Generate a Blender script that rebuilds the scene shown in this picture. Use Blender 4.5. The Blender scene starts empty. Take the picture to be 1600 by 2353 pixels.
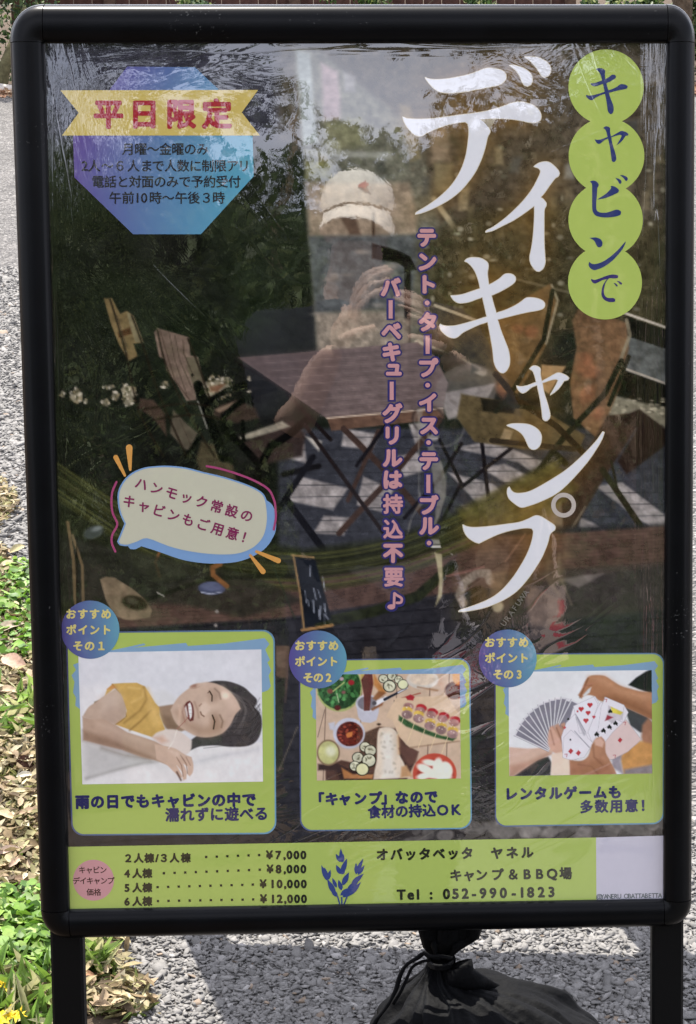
import bpy, math, random
import numpy as np
from mathutils import Matrix, Vector
random.seed(7); rng = np.random.default_rng(7)
SC = bpy.context.scene; COL = SC.collection
R_ = math.radians

# ---------------------------------------------------------------- camera geometry
F_PX, CXP, CYP, IW, IH = 4700.0, 1100.0, 1176.5, 1600.0, 2353.0
LEAN = R_(11.0); PW = .574; PH = PW * 1.414
def rod(r):
    r = np.array(r); t = np.linalg.norm(r) + 1e-12; k = r / t
    K = np.array([[0, -k[2], k[1]], [k[2], 0, -k[0]], [-k[1], k[0], 0]])
    return np.eye(3) + np.sin(t) * K + (1 - np.cos(t)) * K @ K
RSC = rod([.10318, -.03889, -.0084]); TSC = np.array([-.3982, -.4279, 1.8707])
sL, cL = math.sin(LEAN), math.cos(LEAN)
SW = np.array([[1, 0, 0], [0, -sL, cL], [0, -cL, -sL]], float)     # columns: sign X, sign down, sign away
CAM_S = -RSC.T @ TSC
CAM_H = 1.45
o_ = SW @ CAM_S
ORG = np.array([0, 0, CAM_H]) - o_                                     # world position of the poster's top left corner
CAMW = np.array([0, 0, CAM_H])
AX = SW @ RSC.T                                                        # camera axes (x right, y down, z forward) in world
def ray(px, py):
    d = AX @ np.array([(px - CXP) / F_PX, (py - CYP) / F_PX, 1.0]); return d / np.linalg.norm(d)
NRM = -SW[:, 2]                                                        # towards the viewer
HB = (ORG[2]) / cL                                                     # distance along the plane from poster top to ground
ROOT = ORG + SW[:, 1] * HB + SW[:, 0] * (PW / 2)
def plane_hit(px, py, z=0.0):
    d = ray(px, py); t = ((ORG + NRM * z - CAMW) @ NRM) / (d @ NRM); return CAMW + d * t
def S(px, py, z=0.0):                                                  # photo pixel -> sign local (u right, v up, z to viewer)
    p = plane_hit(px, py, z) - ROOT
    return np.array([p @ SW[:, 0], -(p @ SW[:, 1]), z])
SA = None
def Sarr(P, z=0.0):                                                    # vectorised S
    P = np.asarray(P, float); D = np.stack([(P[:, 0] - CXP) / F_PX, (P[:, 1] - CYP) / F_PX, np.ones(len(P))], 1) @ AX.T
    t = ((ORG + NRM * z - CAMW) @ NRM) / (D @ NRM)
    W = CAMW + D * t[:, None] - ROOT
    return np.stack([W @ SW[:, 0], -(W @ SW[:, 1]), np.full(len(P), z) if np.isscalar(z) else z], 1)
def G(px, py, h=0.0):                                                  # photo pixel -> point on the ground
    d = ray(px, py); t = (h - CAM_H) / d[2]; return CAMW + d * t
def RF(px, py, dist):                                                  # point seen in the mirror at a pixel, dist after the bounce
    h = plane_hit(px, py); d = ray(px, py); r = d - 2 * (d @ NRM) * NRM; return h + r * dist
def AT(px, py, y):                                                     # point on a pixel's ray at world depth y
    d = ray(px, py); return CAMW + d * (y / d[1])

cam = bpy.data.cameras.new('camera'); co = bpy.data.objects.new('camera', cam); COL.objects.link(co)
M = np.eye(4); M[:3, 0] = AX[:, 0]; M[:3, 1] = -AX[:, 1]; M[:3, 2] = -AX[:, 2]; M[:3, 3] = CAMW
co.matrix_world = Matrix(M.tolist())
cam.sensor_fit = 'VERTICAL'; cam.sensor_height = 24; cam.sensor_width = 24
cam.lens = F_PX / IH * 24; cam.shift_x = -(CXP - IW / 2) / IH; cam.clip_start = .02; cam.clip_end = 400
SC.camera = co

# ---------------------------------------------------------------- world and sun
SUN_AZ, SUN_EL = R_(-18.0), R_(57.0)      # azimuth measured from +Y (away from the camera), negative = left
wd = bpy.data.worlds.new('World'); SC.world = wd; wd.use_nodes = True
nt = wd.node_tree; nt.nodes.clear()
out = nt.nodes.new('ShaderNodeOutputWorld'); bg = nt.nodes.new('ShaderNodeBackground'); sky = nt.nodes.new('ShaderNodeTexSky')
sky.sky_type = 'NISHITA'; sky.sun_disc = False; sky.sun_elevation = SUN_EL; sky.sun_rotation = SUN_AZ
sky.air_density = 1.0; sky.dust_density = 1.5
tc = nt.nodes.new('ShaderNodeTexCoord'); mp = nt.nodes.new('ShaderNodeMapping'); mp.inputs['Scale'].default_value = (1, 1, 2.2)
nz = nt.nodes.new('ShaderNodeTexNoise'); nz.inputs['Scale'].default_value = 1.6; nz.inputs['Detail'].default_value = 6; nz.inputs['Roughness'].default_value = .55
rp = nt.nodes.new('ShaderNodeValToRGB'); rp.color_ramp.elements[0].position = .28; rp.color_ramp.elements[1].position = .62
mx = nt.nodes.new('ShaderNodeMix'); mx.data_type = 'RGBA'; mx.inputs[7].default_value = (13.6, 13.9, 16.0, 1)
nt.links.new(tc.outputs['Generated'], mp.inputs[0]); nt.links.new(mp.outputs[0], nz.inputs[0]); nt.links.new(nz.outputs[0], rp.inputs[0])
nt.links.new(rp.outputs[0], mx.inputs[0]); nt.links.new(sky.outputs[0], mx.inputs[6]); hz_s = nt.nodes.new('ShaderNodeSeparateXYZ'); hz_m = nt.nodes.new('ShaderNodeMapRange'); hz_m.inputs[1].default_value = 0; hz_m.inputs[2].default_value = .7; hz_m.inputs[3].default_value = 1.45; hz_m.inputs[4].default_value = .9
hz_v = nt.nodes.new('ShaderNodeVectorMath'); hz_v.operation = 'SCALE'; nt.links.new(tc.outputs['Generated'], hz_s.inputs[0]); nt.links.new(hz_s.outputs[2], hz_m.inputs[0]); nt.links.new(mx.outputs[2], hz_v.inputs[0]); nt.links.new(hz_m.outputs[0], hz_v.inputs['Scale'])
nt.links.new(hz_v.outputs[0], bg.inputs[0])   # a hazy sky pales towards the horizon
nt.links.new(bg.outputs[0], out.inputs[0]); bg.inputs[1].default_value = .072
sl = bpy.data.lights.new('sun', 'SUN'); sl.energy = 5.0; sl.angle = R_(.53); sl.color = (1, .95, .87)
so = bpy.data.objects.new('sun', sl); COL.objects.link(so)
sd = Vector((math.sin(SUN_AZ) * math.cos(SUN_EL), math.cos(SUN_AZ) * math.cos(SUN_EL), math.sin(SUN_EL)))
so.rotation_euler = sd.to_track_quat('Z', 'Y').to_euler(); so.location = (0, 0, 12)
SC.view_settings.view_transform = 'Standard'; SC.view_settings.look = 'None'; SC.view_settings.gamma = 1
SC.view_settings.use_curve_mapping = False; SC.view_settings.exposure = 1.16
SC.render.engine = 'CYCLES'; SC.cycles.max_bounces = 6; SC.cycles.transparent_max_bounces = 8

# ---------------------------------------------------------------- helpers
def lin(c):
    c = np.asarray(c, float) / 255.0
    return np.where(c <= .04045, c / 12.92, ((c + .055) / 1.055) ** 2.4)
def fmesh(name, V, F, cols=None, mat=None, smooth=False):
    """V (n,3); F list of index arrays, each (m,k)"""
    me = bpy.data.meshes.new(name); V = np.asarray(V, np.float32)
    if isinstance(F, np.ndarray): F = [F]
    F = [np.asarray(f, np.int32) for f in F if len(f)]
    me.vertices.add(len(V)); me.vertices.foreach_set('co', V.ravel())
    tot = sum(f.size for f in F); npoly = sum(len(f) for f in F)
    me.loops.add(tot); me.loops.foreach_set('vertex_index', np.concatenate([f.ravel() for f in F]))
    cnt = np.concatenate([np.full(len(f), f.shape[1]) for f in F]); st = np.concatenate([[0], np.cumsum(cnt)[:-1]])
    me.polygons.add(npoly); me.polygons.foreach_set('loop_start', st.astype(np.int32))
    try: me.polygons.foreach_set('loop_total', cnt.astype(np.int32))
    except Exception: pass
    me.update(calc_edges=True)
    if smooth: me.polygons.foreach_set('use_smooth', np.ones(npoly, bool))
    if cols is not None:
        a = me.color_attributes.new('tint', 'FLOAT_COLOR', 'POINT')
        c = np.ones((len(V), 4), np.float32); c[:, :3] = cols; a.data.foreach_set('color', c.ravel())
    if mat: me.materials.append(mat)
    me.validate()
    return me
def link(name, me, parent=None, label=None, cat=None, group=None, kind=None, loc=None):
    o = bpy.data.objects.new(name, me); COL.objects.link(o)
    if parent: o.parent = parent
    if label: o['label'] = label
    if cat: o['category'] = cat
    if group: o['group'] = group
    if kind: o['kind'] = kind
    if loc is not None: o.location = loc
    return o
def vf(V, F): return V, F
class MB:
    """collects polygons of any size"""
    def __init__(s): s.v = []; s.f = []; s.c = []
    def add(s, V, F, col=None):
        b = len(s.v); s.v += [tuple(map(float, p)) for p in V]; s.f += [tuple(i + b for i in f) for f in F]
        if col is not None: s.c += [tuple(col)] * len(V)
    def box(s, a, b, col=None):
        x0, y0, z0 = a; x1, y1, z1 = b
        s.add([(x0, y0, z0), (x1, y0, z0), (x1, y1, z0), (x0, y1, z0), (x0, y0, z1), (x1, y0, z1), (x1, y1, z1), (x0, y1, z1)],
              [(0, 3, 2, 1), (4, 5, 6, 7), (0, 1, 5, 4), (1, 2, 6, 5), (2, 3, 7, 6), (3, 0, 4, 7)], col)
    def tube(s, P, rad, n=8, col=None, flat=1.0):
        P = [np.asarray(p, float) for p in P]; b = len(s.v)
        up0 = None
        for i, p in enumerate(P):
            t = P[min(i + 1, len(P) - 1)] - P[max(i - 1, 0)]; t = t / (np.linalg.norm(t) + 1e-9)
            if up0 is None: up0 = np.array([0, 0, 1.]) if abs(t[2]) < .9 else np.array([1., 0, 0])
            x = np.cross(up0, t); x /= np.linalg.norm(x) + 1e-9; y = np.cross(t, x); up0 = y
            r = rad[i] if hasattr(rad, '__len__') else rad
            for k in range(n):
                a = 2 * math.pi * k / n; s.v.append(tuple(p + x * math.cos(a) * r + y * math.sin(a) * r * flat))
                if col is not None: s.c.append(tuple(col))
        for i in range(len(P) - 1):
            for k in range(n):
                s.f.append((b + i * n + k, b + i * n + (k + 1) % n, b + (i + 1) * n + (k + 1) % n, b + (i + 1) * n + k))
        s.f.append(tuple(b + k for k in range(n))[::-1]); e = b + (len(P) - 1) * n; s.f.append(tuple(e + k for k in range(n)))
    def mesh(s, name, mat=None, smooth=False):
        me = bpy.data.meshes.new(name); me.from_pydata(s.v, [], s.f)
        if s.c:
            a = me.color_attributes.new('tint', 'FLOAT_COLOR', 'POINT')
            c = np.ones((len(s.v), 4), np.float32); c[:, :3] = np.array(s.c); a.data.foreach_set('color', c.ravel())
        if mat: me.materials.append(mat)
        if smooth: me.polygons.foreach_set('use_smooth', np.ones(len(me.polygons), bool))
        return me

# ---------------------------------------------------------------- materials
def mat(name, base=(.5, .5, .5), rough=.6, spec=.5, metal=0, noise=None, attr=False, bump=None, trans=0, vary=.0):
    m = bpy.data.materials.new(name); m.use_nodes = True; n = m.node_tree; b = n.nodes['Principled BSDF']
    b.inputs['Base Color'].default_value = (*base, 1); b.inputs['Roughness'].default_value = rough
    b.inputs['Specular IOR Level'].default_value = spec; b.inputs['Metallic'].default_value = metal
    L = n.links; t = n.nodes.new('ShaderNodeTexCoord')
    src = None
    if attr:
        a = n.nodes.new('ShaderNodeAttribute'); a.attribute_name = 'tint'; src = a.outputs['Color']
    if noise:
        sc, amt = noise; z = n.nodes.new('ShaderNodeTexNoise'); z.inputs['Scale'].default_value = sc; z.inputs['Detail'].default_value = 6
        L.new(t.outputs['Object'], z.inputs[0]); mr = n.nodes.new('ShaderNodeMapRange'); mr.inputs[1].default_value = .3; mr.inputs[2].default_value = .7
        mr.inputs[3].default_value = 1 - amt; mr.inputs[4].default_value = 1 + amt; L.new(z.outputs[0], mr.inputs[0])
        mm = n.nodes.new('ShaderNodeVectorMath'); mm.operation = 'SCALE'
        if src: L.new(src, mm.inputs[0])
        else: mm.inputs[0].default_value = base
        L.new(mr.outputs[0], mm.inputs['Scale']); src = mm.outputs[0]
    if src: L.new(src, b.inputs['Base Color'])
    if bump:
        sc, dist = bump; z = n.nodes.new('ShaderNodeTexNoise'); z.inputs['Scale'].default_value = sc; z.inputs['Detail'].default_value = 8
        L.new(t.outputs['Object'], z.inputs[0]); bp = n.nodes.new('ShaderNodeBump'); bp.inputs['Distance'].default_value = dist
        L.new(z.outputs[0], bp.inputs['Height']); L.new(bp.outputs[0], b.inputs['Normal'])
    if trans:
        o = n.nodes['Material Output']; tr = n.nodes.new('ShaderNodeBsdfTranslucent'); ms = n.nodes.new('ShaderNodeMixShader'); ms.inputs[0].default_value = trans
        if src: L.new(src, tr.inputs[0])
        else: tr.inputs[0].default_value = (*base, 1)
        L.new(b.outputs[0], ms.inputs[1]); L.new(tr.outputs[0], ms.inputs[2]); L.new(ms.outputs[0], o.inputs[0])
    return m

# the wavy clear film over the print: one shared normal so that reflections run on across print and lettering
# zones: (u px, v px, radius px, strength) of strongly crinkled film
def film_group():
    g = bpy.data.node_groups.new('film', 'ShaderNodeTree')
    g.interface.new_socket('Normal', in_out='OUTPUT', socket_type='NodeSocketVector')
    N = g.nodes; L = g.links; go = N.new('NodeGroupOutput'); tc = N.new('ShaderNodeTexCoord')
    def math_(op, a, b=None, c=None):
        m = N.new('ShaderNodeMath'); m.operation = op
        for i, v in enumerate((a, b, c)):
            if v is None: continue
            if isinstance(v, (int, float)): m.inputs[i].default_value = v
            else: L.new(v, m.inputs[i])
        return m.outputs[0]
    sep = N.new('ShaderNodeSeparateXYZ'); L.new(tc.outputs['Object'], sep.inputs[0])
    u, v = sep.outputs[0], sep.outputs[1]
    def noise(scx, scy, detail, dist=0.0, rough=.5, off=0.0):
        mp = N.new('ShaderNodeMapping'); mp.inputs['Scale'].default_value = (scx, scy, 1); mp.inputs['Location'].default_value = (off, off, 0)
        z = N.new('ShaderNodeTexNoise'); z.inputs['Scale'].default_value = 1; z.inputs['Detail'].default_value = detail
        z.inputs['Distortion'].default_value = dist; z.inputs['Roughness'].default_value = rough
        L.new(tc.outputs['Object'], mp.inputs[0]); L.new(mp.outputs[0], z.inputs[0]); return z.outputs[0]
    def mask(px, py, ru, rv, soft=1.0):
        c = S(px, py); a = math_('DIVIDE', math_('SUBTRACT', u, float(c[0])), ru); b = math_('DIVIDE', math_('SUBTRACT', v, float(c[1])), rv)
        d = math_('SQRT', math_('ADD', math_('MULTIPLY', a, a), math_('MULTIPLY', b, b)))
        m = N.new('ShaderNodeMapRange'); m.interpolation_type = 'SMOOTHSTEP'; m.inputs[1].default_value = 1.0; m.inputs[2].default_value = 1 - soft
        L.new(d, m.inputs[0]); return m.outputs[0]
    h = math_('MULTIPLY', noise(7, 9, 2, .6), .00022)                                       # slow waves
    h = math_('ADD', h, math_('MULTIPLY', noise(90, 60, 3, 1.5, .6, 3), .000006))
    for (px, py, ru, rv, a, sx, sy, ds) in ZONES:
        h = math_('ADD', h, math_('MULTIPLY', math_('MULTIPLY', mask(px, py, ru, rv), noise(sx, sy, 3, ds, .55, px * .01)), a))
    for (px, py, ru, rv, a, sx, sy, an) in CREASES:
        mp = N.new('ShaderNodeMapping'); mp.vector_type = 'TEXTURE'; mp.inputs['Rotation'].default_value = (0, 0, an); mp.inputs['Scale'].default_value = (1 / sx, 1 / sy, 1); mp.inputs['Location'].default_value = (px * .013, 0, 0)
        z = N.new('ShaderNodeTexNoise'); z.inputs['Scale'].default_value = 1; z.inputs['Detail'].default_value = 1.5; z.inputs['Distortion'].default_value = .8; L.new(tc.outputs['Object'], mp.inputs[0]); L.new(mp.outputs[0], z.inputs[0])
        rd = math_('POWER', math_('SUBTRACT', 1.0, math_('MULTIPLY', math_('ABSOLUTE', math_('SUBTRACT', z.outputs[0], .5)), 4.0)), 9.0)
        rd = math_('MAXIMUM', rd, 0.0)
        h = math_('ADD', h, math_('MULTIPLY', math_('MULTIPLY', mask(px, py, ru, rv), rd), a))
    bp = N.new('ShaderNodeBump'); bp.inputs['Strength'].default_value = 1; bp.inputs['Distance'].default_value = 1
    L.new(h, bp.inputs['Height']); L.new(bp.outputs[0], go.inputs[0]); return g
ZONES = [(150, 160, .05, .10, .00030, 40, 12, 2.0), (420, 150, .16, .035, .00045, 9, 26, 2.0), (1230, 155, .06, .03, .00040, 18, 40, 2.0),
         (1400, 150, .07, .04, .0003, 26, 30, 2.0), (1510, 800, .02, .9, .0006, 120, 6, 1.0), (180, 700, .10, .35, .00018, 20, 8, 2.0),
         (760, 1900, .11, .04, .0005, 20, 60, 2.0), (260, 620, .10, .12, .00010, 24, 24, 2.0), (1100, 1850, .05, .07, .0004, 30, 40, 2.0),
         (1150, 1500, .05, .05, .0004, 26, 26, 2.0), (115, 1200, .018, 1.0, .0005, 110, 5, 1.0), (900, 2050, .3, .03, .0002, 10, 60, 1.0)]
# sharp creases: (px, py, ru, rv, height, scale x, scale y, turn)
CREASES = [(1515, 900, .022, 1.1, .00022, 95, 3.0, 0), (112, 900, .016, 1.1, .00016, 95, 3.0, 0), (1395, 160, .055, .05, .00014, 34, 8, .45), (135, 300, .035, .16, .00012, 50, 5, .15),
           (800, 1880, .16, .07, .00016, 9, 46, .35), (1200, 1700, .14, .20, .00010, 8, 34, .5), (400, 640, .12, .16, .00005, 7, 24, -.9), (820, 105, .3, .012, .00008, 6, 60, 0), (300, 1080, .12, .14, .00003, 7, 22, .7), (1330, 560, .09, .2, .00003, 6, 20, .4)]
FILM = film_group()
FILM_R = .13
def print_mat(name, grain=.03):
    m = bpy.data.materials.new(name); m.use_nodes = True; n = m.node_tree; N = n.nodes; L = n.links; N.clear()
    o = N.new('ShaderNodeOutputMaterial'); d = N.new('ShaderNodeBsdfDiffuse'); gl = N.new('ShaderNodeBsdfGlossy'); ms = N.new('ShaderNodeMixShader')
    a = N.new('ShaderNodeAttribute'); a.attribute_name = 'tint'; t = N.new('ShaderNodeTexCoord')
    z = N.new('ShaderNodeTexNoise'); z.inputs['Scale'].default_value = 160; z.inputs['Detail'].default_value = 3; L.new(t.outputs['Object'], z.inputs[0])
    mr = N.new('ShaderNodeMapRange'); mr.inputs[3].default_value = 1 - grain; mr.inputs[4].default_value = 1 + grain; L.new(z.outputs[0], mr.inputs[0])
    vm = N.new('ShaderNodeVectorMath'); vm.operation = 'SCALE'; L.new(a.outputs['Color'], vm.inputs[0]); L.new(mr.outputs[0], vm.inputs['Scale']); L.new(vm.outputs[0], d.inputs[0])
    g = N.new('ShaderNodeGroup'); g.node_tree = FILM; L.new(g.outputs[0], gl.inputs['Normal'])
    gl.inputs['Roughness'].default_value = .006; gl.inputs['Color'].default_value = (1, 1, 1, 1)
    fr = N.new('ShaderNodeFresnel'); fr.inputs[0].default_value = 1.5
    mr2 = N.new('ShaderNodeMapRange'); mr2.inputs[1].default_value = .04; mr2.inputs[2].default_value = 1; mr2.inputs[3].default_value = FILM_R; mr2.inputs[4].default_value = 1
    L.new(fr.outputs[0], mr2.inputs[0]); L.new(mr2.outputs[0], ms.inputs[0]); L.new(d.outputs[0], ms.inputs[1]); L.new(gl.outputs[0], ms.inputs[2]); L.new(ms.outputs[0], o.inputs[0])
    return m
M_PRINT = print_mat('poster_print')
M_FRAME = mat('black_anodised_frame', (.0016, .0018, .0024), .3, .12, 0, noise=(30, .3), bump=(260, .00003))
def dusty(m, sc=380, thr=.735, col=(.06, .06, .057, 1)):
    n = m.node_tree; b = n.nodes['Principled BSDF']; src = b.inputs['Base Color'].links[0].from_socket if b.inputs['Base Color'].links else None
    t = n.nodes.new('ShaderNodeTexCoord'); z = n.nodes.new('ShaderNodeTexNoise'); z.inputs['Scale'].default_value = sc; z.inputs['Detail'].default_value = 2; z2 = n.nodes.new('ShaderNodeTexNoise'); z2.inputs['Scale'].default_value = 9
    n.links.new(t.outputs['Object'], z.inputs[0]); n.links.new(t.outputs['Object'], z2.inputs[0]); mm = n.nodes.new('ShaderNodeMath'); mm.operation = 'MULTIPLY'; n.links.new(z.outputs[0], mm.inputs[0]); n.links.new(z2.outputs[0], mm.inputs[1])
    r = n.nodes.new('ShaderNodeMapRange'); r.inputs[1].default_value = thr * .58; r.inputs[2].default_value = thr * .58 + .06; n.links.new(mm.outputs[0], r.inputs[0]); x = n.nodes.new('ShaderNodeMix'); x.data_type = 'RGBA'; x.inputs[7].default_value = col
    if src: n.links.new(src, x.inputs[6])
    else: x.inputs[6].default_value = b.inputs['Base Color'].default_value
    n.links.new(r.outputs[0], x.inputs[0]); n.links.new(x.outputs[2], b.inputs['Base Color'])
dusty(M_FRAME)
M_CAPS = mat('black_corner_plastic', (.0018, .0019, .0022), .32, .13, bump=(400, .00002))
M_LEG = mat('black_powder_coated_leg', (.0018, .0018, .0018), .5, .12, bump=(500, .00003))
M_BACK = mat('back_panel', (.05, .05, .05), .6)
M_BAG = mat('black_woven_bag', (.0015, .0016, .002), .7, .09, noise=(60, .4), bump=(55, .0035))

# ---------------------------------------------------------------- print painter (photo pixels, sRGB as seen)
K_PRINT = 1.10
def unlook(c, refl=.0):
    c = lin(c) - refl; g = c @ np.array([.25, .6, .15]) if c.ndim == 1 else (c @ np.array([.25, .6, .15]))[..., None]
    return np.clip((g + (c - g) * .9) * K_PRINT * np.array([1.05, 1.0, .93]), .002, .86)
def fbm(h, w, cell, octv=4, seed=0, aniso=(1, 1)):
    r = np.random.default_rng(seed); o = np.zeros((h, w)); a = 1; tot = 0
    for k in range(octv):
        ch = max(cell * aniso[1] / 2 ** k, 1.0); cw = max(cell * aniso[0] / 2 ** k, 1.0)
        gh, gw = int(h / ch) + 3, int(w / cw) + 3; g = r.random((gh, gw))
        y = np.arange(h) / ch; x = np.arange(w) / cw; yi = y.astype(int); xi = x.astype(int); fy = y - yi; fx = x - xi
        fy = (fy * fy * (3 - 2 * fy))[:, None]; fx = (fx * fx * (3 - 2 * fx))[None]
        v = (g[yi][:, xi] * (1 - fx) + g[yi][:, xi + 1] * fx) * (1 - fy) + (g[yi + 1][:, xi] * (1 - fx) + g[yi + 1][:, xi + 1] * fx) * fy
        o += v * a; tot += a; a *= .55
    return o / tot
def catmull(P, n=5, closed=True, corner=.74):
    P = np.asarray(P, float); m = len(P); o = []
    def corn(i):
        a = P[i] - P[(i - 1) % m]; b = P[(i + 1) % m] - P[i]
        return (a @ b) / (np.linalg.norm(a) * np.linalg.norm(b) + 1e-9) < corner
    cs = [corn(i) for i in range(m)]
    rng_ = range(m) if closed else range(m - 1)
    for i in rng_:
        p0, p1, p2, p3 = P[(i - 1) % m], P[i], P[(i + 1) % m], P[(i + 2) % m]
        if not closed:
            if i == 0: p0 = p1
            if i == m - 2: p3 = p2
        L = np.linalg.norm(p2 - p1)
        t1 = (p2 - p0) * .5; t2 = (p3 - p1) * .5
        if cs[i] and closed: t1 = (p2 - p1)
        if cs[(i + 1) % m] and closed: t2 = (p2 - p1)
        t1 = t1 / (np.linalg.norm(t1) + 1e-9) * min(np.linalg.norm(t1), L * 1.2); t2 = t2 / (np.linalg.norm(t2) + 1e-9) * min(np.linalg.norm(t2), L * 1.2)
        for k in range(n):
            t = k / n; o.append((2 * t ** 3 - 3 * t * t + 1) * p1 + (t ** 3 - 2 * t * t + t) * t1 + (-2 * t ** 3 + 3 * t * t) * p2 + (t ** 3 - t * t) * t2)
    if not closed: o.append(P[-1])
    return np.array(o)
class Canvas:
    def __init__(s, x0, y0, x1, y1, step, base=(30, 30, 30), seed=1):
        s.x0, s.y0, s.step = x0, y0, step; s.w = int(round((x1 - x0) / step)) + 1; s.h = int(round((y1 - y0) / step)) + 1
        s.a = np.zeros((s.h, s.w, 3)) + np.array(base, float); s.seed = seed
        s.T = (0, 0, 1.0)
    def crop(s, x0, y0, sc): s.T = (x0, y0, sc); return s
    def tr(s, P): P = np.asarray(P, float).reshape(-1, 2); return P / s.T[2] + np.array(s.T[:2])
    def _box(s, lo, hi, pad):
        i0 = max(int((lo[0] - pad - s.x0) / s.step), 0); i1 = min(int((hi[0] + pad - s.x0) / s.step) + 2, s.w)
        j0 = max(int((lo[1] - pad - s.y0) / s.step), 0); j1 = min(int((hi[1] + pad - s.y0) / s.step) + 2, s.h)
        if i1 <= i0 or j1 <= j0: return None
        X, Y = np.meshgrid(s.x0 + np.arange(i0, i1) * s.step, s.y0 + np.arange(j0, j1) * s.step); return i0, i1, j0, j1, X, Y
    def _blend(s, bx, m, col, alpha, tex):
        i0, i1, j0, j1, X, Y = bx; m = m * alpha
        c = np.array(col, float)
        if callable(tex): c = tex(X, Y, c)
        elif tex:
            s.seed += 1; n = fbm(j1 - j0, i1 - i0, 14 / s.step, 4, s.seed, (1, 1))
            c = c[None, None] * (1 + (n[..., None] - .5) * 2 * tex)
        s.a[j0:j1, i0:i1] = s.a[j0:j1, i0:i1] * (1 - m[..., None]) + c * m[..., None]
    def poly(s, P, col, blur=2.0, alpha=1.0, tex=.12, smooth=False):
        P = s.tr(P)
        if smooth: P = catmull(P, 4)
        bx = s._box(P.min(0), P.max(0), blur * 1.5)
        if bx is None: return
        X, Y = bx[4], bx[5]; ins = np.zeros(X.shape, bool); dm = np.full(X.shape, 1e9)
        n = len(P)
        for i in range(n):
            ax, ay = P[i]; bx_, by = P[(i + 1) % n]; dx, dy = bx_ - ax, by - ay
            if ay != by:
                c = ((ay > Y) != (by > Y)) & (X < (bx_ - ax) * (Y - ay) / (by - ay) + ax); ins ^= c
            t = np.clip(((X - ax) * dx + (Y - ay) * dy) / (dx * dx + dy * dy + 1e-9), 0, 1)
            dm = np.minimum(dm, (X - ax - t * dx) ** 2 + (Y - ay - t * dy) ** 2)
        d = np.sqrt(dm) * np.where(ins, 1, -1); b = max(blur, s.step * .6); m = np.clip(d / (2 * b) + .5, 0, 1); m = m * m * (3 - 2 * m)
        s._blend(bx, m, col, alpha, tex)
    def line(s, P, w, col, blur=1.5, alpha=1.0, tex=.1, w2=None):
        P = s.tr(P); w = w / s.T[2]; w2 = w if w2 is None else w2 / s.T[2]
        bx = s._box(P.min(0), P.max(0), max(w, w2) + blur * 2)
        if bx is None: return
        X, Y = bx[4], bx[5]; best = np.full(X.shape, 1e9); n = len(P) - 1
        for i in range(n):
            ax, ay = P[i]; dx, dy = P[i + 1] - P[i]; t = np.clip(((X - ax) * dx + (Y - ay) * dy) / (dx * dx + dy * dy + 1e-9), 0, 1)
            ww = w + (w2 - w) * ((i + t) / n)
            best = np.minimum(best, np.sqrt((X - ax - t * dx) ** 2 + (Y - ay - t * dy) ** 2) - ww / 2)
        b = max(blur, s.step * .6); m = np.clip(-best / (2 * b) + .5, 0, 1); m = m * m * (3 - 2 * m); s._blend(bx, m, col, alpha, tex)
    def ell(s, cx, cy, rx, ry, col, ang=0, blur=2.0, alpha=1.0, tex=.1, ring=None):
        (cx, cy), = s.tr([(cx, cy)]); rx /= s.T[2]; ry /= s.T[2]; r = max(rx, ry)
        bx = s._box((cx - r, cy - r), (cx + r, cy + r), blur * 2)
        if bx is None: return
        X, Y = bx[4] - cx, bx[5] - cy; a = R_(ang); U = X * math.cos(a) + Y * math.sin(a); V = -X * math.sin(a) + Y * math.cos(a)
        q = np.sqrt((U / rx) ** 2 + (V / ry) ** 2); d = (1 - q) * min(rx, ry)
        if ring: d = np.minimum(d, (q - 1) * min(rx, ry) + ring / s.T[2])
        b = max(blur, s.step * .6); m = np.clip(d / (2 * b) + .5, 0, 1); s._blend(bx, m * m * (3 - 2 * m), col, alpha, tex)
    def mesh(s, name, z, m, quad=None, refl=0.0):
        X, Y = np.meshgrid(s.x0 + np.arange(s.w) * s.step, s.y0 + np.arange(s.h) * s.step)
        if quad is not None:     # the canvas rectangle is laid bilinearly on a slightly skewed quad
            U = (X - s.x0) / ((s.w - 1) * s.step); V = (Y - s.y0) / ((s.h - 1) * s.step); q = np.array(quad, float)
            P = q[0] * ((1 - U) * (1 - V))[..., None] + q[1] * (U * (1 - V))[..., None] + q[2] * (U * V)[..., None] + q[3] * ((1 - U) * V)[..., None]
            X, Y = P[..., 0], P[..., 1]
        Vv = Sarr(np.stack([X.ravel(), Y.ravel()], 1), z)
        idx = np.arange(s.w * s.h).reshape(s.h, s.w); F = np.stack([idx[:-1, :-1].ravel(), idx[1:, :-1].ravel(), idx[1:, 1:].ravel(), idx[:-1, 1:].ravel()], 1)
        return fmesh(name, Vv, F, unlook(s.a.reshape(-1, 3), refl), m)
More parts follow.
